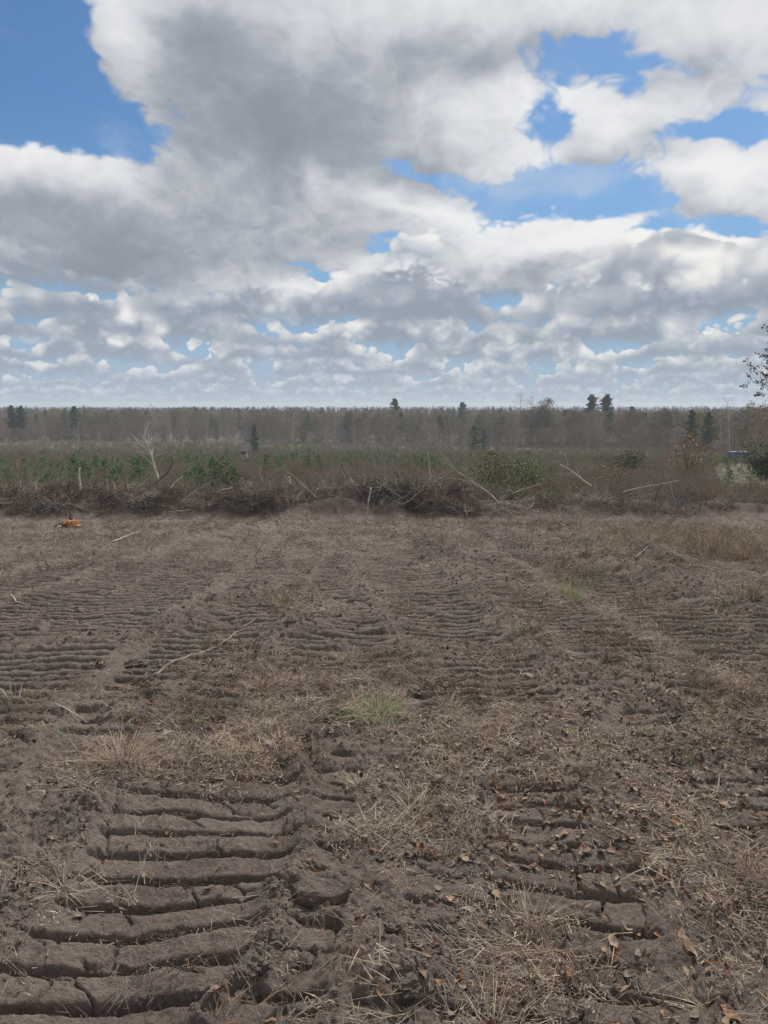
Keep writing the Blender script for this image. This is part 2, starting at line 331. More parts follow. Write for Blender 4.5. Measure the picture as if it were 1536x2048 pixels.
def height(x, y, full=False):
    x = np.asarray(x, float); y = np.asarray(y, float)
    shp = x.shape; x = x.ravel(); y = y.ravel()
    z = base(x, y)
    rr = np.hypot(x, y)
    near = np.nonzero((rr < 34) & (y > -3))[0]
    mlane = np.zeros(x.shape); mber = np.zeros(x.shape); lit = np.zeros(x.shape)
    if len(near):
        X = x[near]; Y = y[near]; r_ = rr[near]
        D = .030*fbm(X*.8, Y*.8, 3, 1)+.018*fbm(X*3.1, Y*3.1, 3, 5)
        wx = .05*fbm(X*2.2, Y*2.2, 3, 9); wy = .030*fbm(X*3.0, Y*3.0, 3, 14)
        ml = np.zeros(X.shape); zl = np.zeros(X.shape)
        edge = .075*fbm(X*7, Y*7, 3, 22)
        for (x0, sl, w, ya, yb, pit, dep, tilt, sd) in LANES:
            u = X-(x0+sl*Y)
            sel = np.nonzero((np.abs(u) < w*.5+.25) & (Y > ya-.4) & (Y < yb+.6))[0]
            if not len(sel): continue
            us = u[sel]; Ys = Y[sel]
            m = sstep(w*.5+.03, w*.5-.06, np.abs(us+wx[sel])+edge[sel])
            m = m*sstep(ya-.15, ya+.1, Ys+.3*wx[sel]*5)*sstep(yb+.3, yb-.25, Ys+edge[sel]*4)
            pres = fbm(X[sel]*.9, Ys*.9, 3, 200+sd)
            m = m*(1 if sd <= 1 else sstep(-.60, -.05, pres+(.3 if sd < 6 else .50)))
            s = (Ys+tilt*us+(wy[sel]*.08 if sd < 6 else wy[sel]*.18))/pit
            k = np.floor(s); fr = s-k
            ka = .85+.3*_val[(k.astype(np.int64)*37+sd*91) & 4095]
            z1 = dep*ka*(np.interp(fr, _pt, _pv) if sd < 6 else np.interp(fr, [0, .06, .20, .30, .62, .74, 1.0], [-1, -.85, -.1, .05, .03, -.25, -1.]))+.004*fbm(X[sel]*16, Ys*26, 2, 31)
            better = m > ml[sel]
            zl[sel] = np.where(better, z1, zl[sel]); ml[sel] = np.maximum(ml[sel], m)
        mb = np.zeros(X.shape)
        for pts, hw, hh in BERMS:
            d = poly_dist(X+wx*1.6, Y+wy*2.5, pts)
            g = np.exp(-(d/hw)**2)
            D += hh*(1.15 if hh > .055 else .8)*g*(.9+.45*fbm(X*3, Y*3, 2, 33)); mb = np.maximum(mb, g)
        ml = ml*(1-.8*mb)
        # crumbled soil: lumps at several sizes
        rough = np.clip(1-(.86-.16*sstep(3.5, 5, r_))*ml, 0, 1)*np.clip(.62+.55*fbm(X*1.3, Y*1.3, 3, 44)+.22*mb, .12, 1.25)
        C = 0
        for cell, amp, sd in ((.17, .030, 81), (.085, .019, 82), (.042, .011, 83), (.021, .006, 84)):
            f1, f2, idv = worley(X/cell+.35*gn(X/cell*.9, Y/cell*.9, sd), Y/cell+.35*gn(X/cell*.9, Y/cell*.9, sd+5), sd)
            rad = .25+.55*idv
            dome = np.sqrt(np.clip(1-(f1/rad)**2, 0, 1))*(idv > (.5 if cell > .05 else .25))
            C = C+amp*dome*idv*1.3
            if cell == .17: crack = sstep(.10, .02, f2-f1)*(gn(X*5, Y*5, 90) > .05)
        C = C+.012*fbm(X*14, Y*14, 4, 51, .6)
        far = sstep(8, 17, r_)
        C = C+far*(.028*fbm(X*2.6, Y*2.6, 4, 54, .62)+.025*np.abs(fbm(X*1.1, Y*3.5, 3, 56)))
        D += rough*C+zl*ml+(-.004)*ml-.014*crack*ml-.006*crack
        D += .0035*fbm(X*38, Y*38, 3, 57, .6)
        D += windrow(X, Y)
        D += .12*sstep(24, 28, Y)*fbm(X*.6, Y*.6, 3, 58)
        fade = sstep(34, 29, r_)
        z[near] += D*fade
        mlane[near] = ml; mber[near] = mb; lit[near] = litter(X, Y)
    if full: return z.reshape(shp), mlane.reshape(shp), mber.reshape(shp), lit.reshape(shp)
    return z.reshape(shp)
def hz1(x, y): return float(height(np.array([x]), np.array([y]))[0])

# ------------------------------------------------------------------ materials
def mat(name, build):
    m = bpy.data.materials.new(name); m.use_nodes = True
    t = NT(m.node_tree); b = t.n['Principled BSDF']
    b.inputs['Roughness'].default_value = .9
    b.inputs['Specular IOR Level'].default_value = .2
    build(t, b, m); return m
def simple(name, c1, c2, scale=8, rough=.9, spec=.15, objrnd=.0, trans=False, c3=None):
    def f(t, b, m):
        tc = t.add('ShaderNodeTexCoord'); oi = t.add('ShaderNodeObjectInfo')
        v = t.vm('ADD', tc.outputs['Object'], t.vm('SCALE', t.comb(1, 1, 1), scale=t.m('MULTIPLY', oi.outputs['Random'], 37.0)))
        n = t.noise(v, scale, 4, .6)[0]
        n = t.mr(n, .3, .7, 0, 1)
        col = t.mix(n, c1, c2)
        if c3 is not None:
            col = t.mix(t.mr(t.noise(v, scale*.37, 2, .5)[0], .5, .62), col, c3)
        if objrnd:
            g = t.mr(oi.outputs['Random'], 0, 1, 1-objrnd, 1+objrnd)
            col = t.mix(1.0, col, t.comb(g, g, g), 'MULTIPLY')
        t.put(b.inputs['Base Color'], col)
        b.inputs['Roughness'].default_value = rough; b.inputs['Specular IOR Level'].default_value = spec
        if trans:
            tr = t.add('ShaderNodeBsdfTranslucent'); t.put(tr.inputs[0], col)
            mx = t.add('ShaderNodeMixShader'); mx.inputs[0].default_value = .3
            t.l.new(b.outputs[0], mx.inputs[1]); t.l.new(tr.outputs[0], mx.inputs[2])
            t.l.new(mx.outputs[0], t.n['Material Output'].inputs[0])
    return mat(name, f)

def soil_build(t, b, m):
    tc = t.add('ShaderNodeNewGeometry'); P = tc.outputs['Position']
    def attr(nm):
        a = t.add('ShaderNodeAttribute'); a.attribute_name = nm; return a.outputs['Fac']
    lit, lane, zone, green = attr('litter'), attr('lane'), attr('zone'), attr('green')
    n1 = t.noise(P, .9, 5, .6)[0]; n2 = t.noise(P, 9, 6, .65)[0]; n3 = t.noise(P, 70, 5, .7)[0]; n4 = t.noise(P, 320, 3, .7)[0]
    soil = t.mix(t.mr(n1, .35, .65), (.178, .141, .116), (.232, .186, .154))
    n0 = t.noise(t.vm('MULTIPLY', P, (1, .6, 1)), 2.3, 6, .62)[0]
    soil = t.mix(t.mr(n0, .50, .66, 0, .75), soil, (.105, .080, .066))
    soil = t.mix(t.mr(n0, .44, .30, 0, .6), soil, (.27, .218, .175))
    soil = t.mix(t.mr(n2, .35, .68, 0, .8), soil, (.132, .103, .086))
    soil = t.mix(t.mr(n2, .52, .74, 0, .55), soil, (.31, .255, .212))
    soil = t.mix(t.mr(n3, .58, .75, 0, .7), soil, (.34, .285, .235))
    soil = t.mix(t.mr(n3, .46, .30, 0, .85), soil, (.060, .044, .036))
    specks = t.mr(n4, .70, .76, 0, .75)
    soil = t.mix(specks, soil, (.42, .36, .29))
    # fine plant fibre pressed into the soil
    fv = t.vm('ADD', P, t.vm('SCALE', t.noise(P, 14, 3, .6)[1], scale=.09))
    f1 = t.vor(t.vm('MULTIPLY', fv, (1, 3.2, 1)), 60, 'DISTANCE_TO_EDGE')[0]
    fib = t.mr(f1, .0, .05, 1, 0)
    litc = t.mix(t.mr(n2, .3, .7), (.22, .172, .128), (.135, .10, .075))
    litc = t.mix(t.m('MULTIPLY', fib, .6), litc, (.36, .29, .21))
    litc = t.mix(t.m('MULTIPLY', green, .7), litc, (.085, .10, .04))
    lm = t.mr(t.m('ADD', lit, t.m('MULTIPLY', t.m('SUBTRACT', n3, .5), .9)), .35, .75, 0, .85)
    col = t.mix(lm, soil, litc)
    # clearing beyond the bank
    c1 = t.mix(t.mr(t.noise(P, .06, 6, .65)[0], .38, .60), (.115, .082, .058), (.070, .075, .042))
    c1 = t.mix(t.mr(t.noise(P, 1.2, 5, .7)[0], .4, .7, 0, .8), c1, (.155, .128, .085))
    col = t.mix(zone, col, c1)
    col = t.mix(t.m('MULTIPLY', attr('bank'), .85), col, t.mix(t.mr(n2, .3, .7), (.060, .046, .039), (.11, .086, .072)))
    t.put(b.inputs['Base Color'], col)
    b.inputs['Roughness'].default_value = .95; b.inputs['Specular IOR Level'].default_value = .12
    bm = t.add('ShaderNodeBump'); bm.inputs['Distance'].default_value = .020; bm.inputs['Strength'].default_value = 1.0
    hsum = t.m('ADD', t.m('MULTIPLY', n3, .8), t.m('ADD', t.m('MULTIPLY', n4, .30), t.m('MULTIPLY', t.noise(P, 28, 5, .7)[0], 1.4)))
    hsum = t.m('ADD', hsum, t.m('MULTIPLY', fib, t.m('MULTIPLY', lit, .25)))
    t.put(bm.inputs['Height'], hsum); t.put(b.inputs['Normal'], bm.outputs[0])
M = {}
M['soil'] = mat('bare_soil', soil_build)
M['clod'] = simple('soil_clod', (.125, .096, .080), (.20, .155, .128), 30, .95, .1, .15)
M['clod_dark'] = simple('damp_soil', (.105, .081, .068), (.16, .124, .103), 30, .9, .2, .1)
M['straw'] = simple('dry_straw', (.37, .29, .195), (.26, .195, .13), 12, .8, .2, .25)
M['straw_pale'] = simple('pale_straw', (.50, .42, .31), (.36, .29, .21), 12, .8, .2, .2)
M['straw_grey'] = simple('weathered_fibre', (.26, .215, .17), (.17, .135, .108), 12, .85, .15, .25)
M['straw_red'] = simple('russet_straw', (.22, .125, .075), (.15, .085, .055), 12, .85, .15, .2)
M['root'] = simple('dark_root', (.10, .076, .062), (.16, .125, .10), 9, .9, .15, .25)
M['grass'] = simple('green_grass', (.16, .26, .07), (.22, .28, .09), 8, .6, .3, .15, True)
M['grass_bright'] = simple('bright_green_grass', (.24, .38, .10), (.30, .40, .14), 8, .6, .3, .1, True)
M['grass_dark'] = simple('dark_green_grass', (.06, .105, .04), (.09, .13, .05), 8, .6, .3, .15, True)
M['leaf_orange'] = simple('orange_brown_leaf', (.30, .145, .055), (.20, .095, .045), 40, .6, .35, .15)
M['leaf_tan'] = simple('tan_leaf', (.31, .215, .14), (.22, .145, .095), 40, .7, .25, .15)
M['leaf_brown'] = simple('brown_leaf', (.17, .10, .06), (.12, .075, .05), 40, .65, .3, .15)
M['leaf_red'] = simple('dark_red_leaf', (.16, .055, .035), (.11, .05, .035), 40, .6, .35, .1)
M['leaf_grey'] = simple('grey_brown_leaf', (.24, .185, .14), (.18, .14, .105), 40, .8, .2, .15)
M['bark_grey'] = simple('grey_bark', (.24, .21, .18), (.15, .125, .105), 3, .9, .1, .2)
M['bark_pale'] = simple('bleached_wood', (.42, .37, .31), (.30, .26, .215), 6, .85, .15, .12)
M['bark_white'] = simple('white_bark', (.50, .46, .39), (.36, .33, .28), 2, .85, .15, .1)
M['bark_dark'] = simple('dark_bark', (.065, .05, .042), (.11, .085, .07), 5, .9, .1, .2)
M['bark_brown'] = simple('brown_bark', (.20, .155, .125), (.13, .10, .08), 4, .9, .1, .2)
M['twig'] = simple('grey_twig', (.23, .19, .155), (.15, .12, .10), 3, .9, .1, .25)
M['twig_tree'] = simple('bare_crown_twigs', (.34, .29, .25), (.22, .18, .155), .6, .9, .1, .38)
M['crown_olive'] = simple('olive_crown_leaves', (.19, .18, .095), (.13, .128, .068), .5, .8, .15, .42)
M['crown_brown'] = simple('brown_crown_leaves', (.26, .19, .13), (.18, .13, .09), .5, .8, .15, .42)
M['crown_yellow'] = simple('yellow_autumn_leaves', (.34, .19, .045), (.24, .13, .035), .5, .7, .2, .1)
M['crown_russet'] = simple('russet_oak_leaves', (.19, .075, .05), (.12, .055, .04), 3, .7, .2, .1)
M['pine'] = simple('pine_needles', (.052, .082, .050), (.075, .108, .060), .8, .7, .2, .35)
M['pine_young'] = simple('young_pine_needles', (.115, .20, .075), (.17, .245, .10), .8, .7, .2, .2)
M['shrub_olive'] = simple('olive_bush_leaves', (.165, .175, .065), (.105, .125, .05), 3, .7, .2, .15, False, (.22, .19, .07))
M['shrub_green'] = simple('evergreen_bush_leaves', (.045, .066, .030), (.066, .09, .038), 3, .7, .2, .12)
M['weed_red'] = simple('reddish_dead_weeds', (.29, .20, .145), (.21, .145, .11), .8, .9, .1, .25)
M['meadow'] = simple('dry_meadow_grass', (.185, .165, .09), (.135, .13, .07), .8, .9, .1, .2)
M['weed_grey'] = simple('grey_dead_weeds', (.28, .24, .195), (.20, .17, .14), .8, .9, .1, .25)
M['weed_olive'] = simple('olive_weeds', (.19, .185, .095), (.14, .145, .075), .8, .9, .1, .25)

# ------------------------------------------------------------------ mesh helpers
class MB:
    def __init__(s): s.v = []; s.f = []; s.mi = []
    def tube(s, pts, rad, sides=4, mi=0, cap=True):
        base_i = len(s.v); n = len(pts); up = Vector((.13, .21, 1)).normalized()
        for i, p in enumerate(pts):
            p = Vector(p)
            a = Vector(pts[max(i-1, 0)]); b = Vector(pts[min(i+1, n-1)])
            d = (b-a); d = d.normalized() if d.length > 1e-9 else Vector((0, 0, 1))
            u = d.cross(up); u = u.normalized() if u.length > 1e-3 else d.cross(Vector((1, 0, 0))).normalized()
            w = d.cross(u)
            for k in range(sides):
                an = 2*math.pi*k/sides
                s.v.append(p+(u*math.cos(an)+w*math.sin(an))*rad[i])
        for i in range(n-1):
            for k in range(sides):
                k2 = (k+1) % sides; a = base_i+i*sides
                s.f.append((a+k, a+k2, a+sides+k2, a+sides+k)); s.mi.append(mi)
        if cap:
            s.f.append(tuple(base_i+k for k in reversed(range(sides)))); s.mi.append(mi)
            s.f.append(tuple(base_i+(n-1)*sides+k for k in range(sides))); s.mi.append(mi)
    def blade(s, p, d, L, w, bend=.3, seg=3, mi=0, droop=0.0):
        p = Vector(p); d = Vector(d).normalized()
        side = d.cross(Vector((0, 0, 1)))
        side = side.normalized() if side.length > .05 else Vector((1, 0, 0))
        side = (side+Vector((rnd.uniform(-.5, .5), rnd.uniform(-.5, .5), rnd.uniform(-.4, .4)))).normalized()
        hd = Vector((d.x, d.y, 0)); hd = hd.normalized() if hd.length > .01 else Vector((1, 0, 0))
        b0 = len(s.v)
        for i in range(seg+1):
            t = i/seg
            q = p+d*(L*t)+hd*(L*bend*t*t)+Vector((0, 0, -1))*(L*droop*t*t)
            ww = w*(1-t*.85)*.5
            s.v.append(q-side*ww); s.v.append(q+side*ww)
        for i in range(seg):
            a = b0+2*i; s.f.append((a, a+1, a+3, a+2)); s.mi.append(mi)
    def tri(s, c, size, mi=0, flat=0.0):
        a = Vector((rnd.gauss(0, 1), rnd.gauss(0, 1), rnd.gauss(0, 1)*(1-flat))).normalized()
        b = a.cross(Vector((rnd.gauss(0, 1), rnd.gauss(0, 1), rnd.gauss(0, 1)))).normalized()
        c = Vector(c); i = len(s.v)
        s.v += [c+a*size*.6, c-a*size*.4+b*size*.4, c-a*size*.4-b*size*.4]
        s.f.append((i, i+1, i+2)); s.mi.append(mi)
    def box(s, lo, hi, mi=0):
        i = len(s.v); x0, y0, z0 = lo; x1, y1, z1 = hi
        s.v += [Vector(p) for p in ((x0, y0, z0), (x1, y0, z0), (x1, y1, z0), (x0, y1, z0), (x0, y0, z1), (x1, y0, z1), (x1, y1, z1), (x0, y1, z1))]
        for f in ((0, 3, 2, 1), (4, 5, 6, 7), (0, 1, 5, 4), (1, 2, 6, 5), (2, 3, 7, 6), (3, 0, 4, 7)):
            s.f.append(tuple(i+k for k in f)); s.mi.append(mi)
    def mesh(s, name, mats, smooth=False):
        me = bpy.data.meshes.new(name)
        me.from_pydata([tuple(v) for v in s.v], [], s.f)
        for m in (mats if isinstance(mats, (list, tuple)) else [mats]): me.materials.append(m)
        if isinstance(mats, (list, tuple)) and len(mats) > 1: me.polygons.foreach_set('material_index', s.mi)
        if smooth: me.polygons.foreach_set('use_smooth', [True]*len(me.polygons))
        me.update(); return me
def ob(name, me, parent=None, loc=(0, 0, 0), rot=(0, 0, 0), sc=1.0):
    o = bpy.data.objects.new(name, me); COL.objects.link(o)
    if parent is not None: o.parent = parent
    o.location = loc; o.rotation_euler = rot
    o.scale = (sc, sc, sc) if not hasattr(sc, '__len__') else sc
    return o
def tag(o, label, cat, group=None, kind=None):
    if label: o['label'] = label
    if cat: o['category'] = cat
    if group: o['group'] = group
    if kind: o['kind'] = kind
    return o
def copy_thing(src, loc, rot, sc, children):
    r = src.copy(); COL.objects.link(r); r.location = loc; r.rotation_euler = rot; r.scale = (sc, sc, sc) if not hasattr(sc, '__len__') else sc
    for ch in children:
        c = ch.copy(); COL.objects.link(c); c.parent = r
    return r

def scatter(name, protos, pts, rots, scl, idx, label, cat=None):
    """one uncountable mass: instances of small pieces on points"""
    pc = bpy.data.collections.new(name+'_pieces')
    for i, me in enumerate(protos):
        o = bpy.data.objects.new('%s_piece_%02d' % (name, i), me); pc.objects.link(o)
    n = len(pts)
    me = bpy.data.meshes.new(name); me.vertices.add(n)
    me.vertices.foreach_set('co', np.asarray(pts, np.float32).ravel())
    a = me.attributes.new('rot', 'FLOAT_VECTOR', 'POINT'); a.data.foreach_set('vector', np.asarray(rots, np.float32).ravel())
    a = me.attributes.new('scl', 'FLOAT', 'POINT'); a.data.foreach_set('value', np.asarray(scl, np.float32).ravel())
    a = me.attributes.new('idx', 'INT', 'POINT'); a.data.foreach_set('value', np.asarray(idx, np.int32).ravel())
    o = ob(name, me)
    tag(o, label, cat, kind='stuff')
    ng = bpy.data.node_groups.new(name, 'GeometryNodeTree')
    ng.interface.new_socket('Geometry', in_out='INPUT', socket_type='NodeSocketGeometry')
    ng.interface.new_socket('Geometry', in_out='OUTPUT', socket_type='NodeSocketGeometry')
    gi = ng.nodes.new('NodeGroupInput'); go = ng.nodes.new('NodeGroupOutput')
    ip = ng.nodes.new('GeometryNodeInstanceOnPoints'); ci = ng.nodes.new('GeometryNodeCollectionInfo')
    ci.inputs['Collection'].default_value = pc; ci.inputs['Separate Children'].default_value = True; ci.inputs['Reset Children'].default_value = True
    def na(nm, typ):
        q = ng.nodes.new('GeometryNodeInputNamedAttribute'); q.data_type = typ; q.inputs[0].default_value = nm
        return [s for s in q.outputs if s.enabled and s.name == 'Attribute'][0]
    er = ng.nodes.new('FunctionNodeEulerToRotation')
    L = ng.links
    L.new(gi.outputs[0], ip.inputs['Points']); L.new(ci.outputs[0], ip.inputs['Instance'])
    ip.inputs['Pick Instance'].default_value = True
    L.new(na('idx', 'INT'), ip.inputs['Instance Index'])
    L.new(na('rot', 'FLOAT_VECTOR'), er.inputs[0]); L.new(er.outputs[0], ip.inputs['Rotation'])
    L.new(na('scl', 'FLOAT'), ip.inputs['Scale']); L.new(ip.outputs[0], go.inputs[0])
    md = o.modifiers.new('pieces', 'NODES'); md.node_group = ng
    return o

# ------------------------------------------------------------------ the ground, one sheet to the horizon
def build_ground():
    fine = np.deg2rad(np.linspace(-34, 34, 640))
    coarse = np.deg2rad(np.linspace(34, 326, 60))[1:-1]
    az = np.concatenate([fine, coarse]); na_ = len(az)
    r1 = np.linspace(.25, 1.35, 10); r2 = 1.4*np.exp(np.arange(0, int(math.log(12/1.4)/.0029))*.0029); r2 = np.concatenate([r2, 12*np.exp(np.arange(0, int(math.log(31/12)/.0046))*.0046)])
    r3 = np.geomspace(r2[-1]*1.03, 9000, 130)
    rr = np.concatenate([r1, r2, r3]); nr = len(rr)
    X = rr[:, None]*np.sin(az)[None, :]; Y = rr[:, None]*np.cos(az)[None, :]
    Z, ml, mb, lit = height(X, Y, True)
    n = nr*na_
    me = bpy.data.meshes.new('cleared_field'); me.vertices.add(n+1)
    co = np.empty((n+1, 3), np.float32); co[:n, 0] = X.ravel(); co[:n, 1] = Y.ravel(); co[:n, 2] = Z.ravel(); co[n] = (0, 0, 0)
    me.vertices.foreach_set('co', co.ravel())
    i, j = np.meshgrid(np.arange(nr-1), np.arange(na_), indexing='ij'); j2 = (j+1) % na_
    q = np.stack([i*na_+j, (i+1)*na_+j, (i+1)*na_+j2, i*na_+j2], -1).reshape(-1, 4)
    q = q[:, ::-1]
    tj = np.arange(na_); tri = np.stack([np.full(na_, n), (tj+1) % na_, tj], -1)
    nq = len(q); nt = len(tri)
    me.loops.add(nq*4+nt*3); me.loops.foreach_set('vertex_index', np.concatenate([q.ravel(), tri.ravel()]).astype(np.int32))
    me.polygons.add(nq+nt)
    st = np.concatenate([np.arange(nq)*4, nq*4+np.arange(nt)*3]).astype(np.int32)
    me.polygons.foreach_set('loop_start', st)
    me.polygons.foreach_set('use_smooth', np.ones(nq+nt, bool))
    me.update(calc_edges=True); me.validate()
    def att(nm, v):
        a = me.attributes.new(nm, 'FLOAT', 'POINT'); a.data.foreach_set('value', np.append(np.clip(v, 0, 1).ravel(), 0).astype(np.float32))
    att('lane', ml); att('litter', lit)
    zone = sstep(24.5, 26.5, Y+1.2*fbm(X*.4, Y*.4, 3, 97))*(Y > 0)
    grassy = sstep(5.5, 9, X)*sstep(24, 30, Y)
    att('zone', zone)
    gr = sstep(.15, .6, fbm(X*1.4, Y*1.4, 3, 98)+.25*sstep(0, 2, X))
    att('green', gr); att('bank', np.clip(windrow(X, Y)*3.5, 0, 1)*(Y > 15)*(Y < 35))
    me.materials.append(M['soil'])
    o = ob('ground', me); tag(o, 'cleared earth with bulldozer tread marks running out to the clearing', None, kind='structure')
build_ground()
print('ground', round(time.time()-T0, 1))

# ------------------------------------------------------------------ small pieces that lie about
def clump(nb, radius, Lr, wr, up=.15, mats=0, rise=0.0, seg=2):
    mb = MB()
    for _ in range(nb):
        a = rnd.uniform(0, 2*math.pi); r = radius*math.sqrt(rnd.random()); b = rnd.gauss(0, .7)
        p = (r*math.cos(a), r*math.sin(a), rnd.uniform(0, .012)+rise*rnd.random())
        mb.blade(p, (math.cos(b), math.sin(b), max(-.05, rnd.gauss(up*.5, up))), rnd.uniform(*Lr), rnd.uniform(*wr), rnd.uniform(-.3, .4), seg, 0, rnd.uniform(0, .25))
    return mb
def rock(seed, rough=.35, sub=2):
    import bmesh
    bm = bmesh.new(); bmesh.ops.create_icosphere(bm, subdivisions=sub, radius=1)
    rs = random.Random(seed); off = Vector((rs.random()*9, rs.random()*9, rs.random()*9))
    planes = [(Vector((rs.gauss(0, 1), rs.gauss(0, 1), rs.gauss(0, 1))).normalized(), rs.uniform(.45, .85)) for _ in range(7)]
    from mathutils import noise as mn
    for v in bm.verts:
        n = v.co.normalized(); r = 1.0
        for pn, pd in planes:
            dd = n.dot(pn)
            if dd > .05: r = min(r, pd/dd)
        r *= 1+rough*mn.noise(n*2.3+off)+.22*mn.noise(n*5.5+off)+.12*mn.noise(n*13+off)
        v.co = n*r
        v.co.z *= .7
    me = bpy.data.meshes.new('clod'); bm.to_mesh(me); bm.free(); return me

def leaf_mesh(kind, m):
    mb = MB(); L = 1.0; W = (.24, .19, .28, .15, .30)[kind]; fold = (.35, .9, .15, .6, .5)[kind]; curl = (.5, .3, 1.1, -.6, .0)[kind]; lobes = kind == 4
    n = 8
    for i in range(n+1):
        t = i/n; w = W*math.sin(math.pi*min(1, max(0, t))**.85)+.004
        if lobes: w *= 1+.35*math.cos(t*22)
        x = L*(t-.5); z = curl*.35*(t-.5)**2*2+.05*math.sin(t*9+kind)
        for s in (-1, -.5, 0, .5, 1):
            mb.v.append(Vector((x, s*w*math.cos(fold*abs(s)), z+abs(s)*w*math.sin(fold)+.015*math.sin(13*t+3*s))))
    for i in range(n):
        for k in range(4):
            a = i*5+k; mb.f.append((a, a+1, a+6, a+5)); mb.mi.append(0)
    mb.tube([(-.5, 0, .0+curl*.18), (-.62, .02, .02+curl*.2), (-.72, .05, .05+curl*.2)], [.014, .01, .008], 3)
    return mb.mesh('leaf', m, True)
LEAF = {}
for c in ('orange', 'tan', 'brown', 'red', 'grey'):
    LEAF[c] = [leaf_mesh(k, M['leaf_'+c]) for k in range(5)]

def fan_points(n, r0, r1, power, half=30):
    """random ground points, denser near the observer"""
    a = np.deg2rad(rng.uniform(-half, half, n)); u = rng.random(n)
    p = 2-power
    r = (r0**p+u*(r1**p-r0**p))**(1/p) if abs(p) > 1e-6 else r0*(r1/r0)**u
    return r*np.sin(a), r*np.cos(a), r
def normals(x, y, e=.03):
    gx = (height(x+e, y)-height(x-e, y))/(2*e); gy = (height(x, y+e)-height(x, y-e))/(2*e)
    return gx, gy
def laid(x, y, lift=.0, jit=.25, e=.03):
    z = height(x, y)+lift; gx, gy = normals(x, y, e)
    n = len(x); yaw = rng.uniform(0, 2*np.pi, n)
    # rotation that lays local xy on the slope: euler approx (pitch/roll after yaw)
    rx = np.arctan(np.clip(gy*np.cos(yaw)-gx*np.sin(yaw), -1, 1))+rng.normal(0, jit, n)
    ry = -np.arctan(np.clip(gx*np.cos(yaw)+gy*np.sin(yaw), -1, 1))+rng.normal(0, jit, n)
    return np.stack([x, y, z], -1), np.stack([rx, ry, yaw], -1)

straw_protos = [clump(16, .075, (.05, .16), (.0018, .0034)).mesh('s', M['straw']), clump(14, .08, (.05, .14), (.0018, .003)).mesh('s', M['straw_pale']),
                clump(18, .08, (.03, .12), (.0018, .0034)).mesh('s', M['straw_grey']), clump(18, .08, (.03, .12), (.0018, .003)).mesh('s', M['straw_grey']),
                clump(16, .07, (.03, .10), (.0018, .0036)).mesh('s', M['straw_red']), clump(14, .07, (.03, .11), (.002, .0035)).mesh('s', M['root']),
                clump(12, .08, (.06, .18), (.0018, .003), .3).mesh('s', M['straw'])]
def do_straw():
    x, y, r = fan_points(230000, 1.5, 23, 1.45)
    l = litter(x, y)
    keep = rng.random(len(x)) < np.clip((l-.30)*1.4, 0, 1)**1.2*.17+.010+.05*sstep(9, 16, r)
    u_, v_ = project(x, y, base(x, y)); keep |= (u_ > 1190) & (v_ < 1128) & (v_ > 1058) & (l > .42) & (rng.random(len(x)) < .75)
    x, y, r, l = x[keep], y[keep], r[keep], l[keep]
    P, Q = laid(x, y, .004, .22)
    s = rng.uniform(.55, 1.25, len(x))*(.85+.055*r)
    p = np.array([.20, .12, .22, .16, .12, .08, .10]); idx = rng.choice(7, len(x), p=p)
    bare = l < .3; idx[bare & (rng.random(len(x)) < .7)] = 5
    idx[bare & (rng.random(len(x)) < .35)] = 2
    scatter('straw_litter', straw_protos, P, Q, s, idx, 'dry straw and fibre strewn over the cleared soil')
    print('straw', len(x))
do_straw()
def do_chips():
    def bits(n, m, L):
        mb = MB()
        for _ in range(n):
            a = rnd.uniform(0, 6.28); r = .09*math.sqrt(rnd.random()); b = rnd.uniform(0, 6.28)
            mb.blade((r*math.cos(a), r*math.sin(a), rnd.uniform(0, .006)), (math.cos(b), math.sin(b), rnd.gauss(0, .22)), rnd.uniform(*L), rnd.uniform(.002, .005), rnd.uniform(-.5, .5), 2)
        return mb.mesh('c', m)
    pr = [bits(34, M['straw_grey'], (.01, .035)), bits(30, M['root'], (.01, .04)), bits(26, M['straw'], (.01, .04)), bits(30, M['leaf_brown'], (.008, .025)), bits(20, M['straw_pale'], (.01, .03)), bits(26, M['straw_red'], (.01, .03))]
    x, y, r = fan_points(90000, 1.5, 20, 1.35)
    _, ml, mb, l = height(x, y, True)
    keep = rng.random(len(x)) < np.clip(.02+.62*(l-.18)+.22*fbm(x*1.1, y*1.1, 3, 131)*(l > .1), .012, .6)*np.where(l > .25, 1, .5)
    x, y, r = x[keep], y[keep], r[keep]
    P, Q = laid(x, y, .003, .12)
    scatter('chopped_litter', pr, P, Q, rng.uniform(.6, 1.3, len(x))*(.9+.05*r), rng.choice(6, len(x), p=[.3, .2, .17, .13, .08, .12]), 'short chopped bits of straw root and leaf mixed into the soil')
    print('chips', len(x))
do_chips()
def do_clods():
    protos = []
    for k in range(6):
        me = rock(100+k, .6, 3 if k < 3 else 2); me.materials.append(M['clod'] if k % 2 == 0 else M['clod_dark']); protos.append(me)
    x, y, r = fan_points(120000, 1.5, 22, 1.6)
    _, ml, mb, l = height(x, y, True)
    w = np.clip(.22+.9*mb+.5*fbm(x*1.7, y*1.7, 3, 120)-.62*ml, .015, 1)*.55
    keep = rng.random(len(x)) < w
    x, y, r, mb = x[keep], y[keep], r[keep], mb[keep]
    P, Q = laid(x, y, -.002, .7)
    s = (.004+.012*rng.random(len(x))**3.0+.010*mb*rng.random(len(x))**3)*(.9+.035*r)
    scatter('soil_crumbs', protos, P, Q, s, rng.integers(0, 6, len(x)), 'loose crumbs of grey brown soil over the field')
    print('crumbs', len(x))
do_clods()
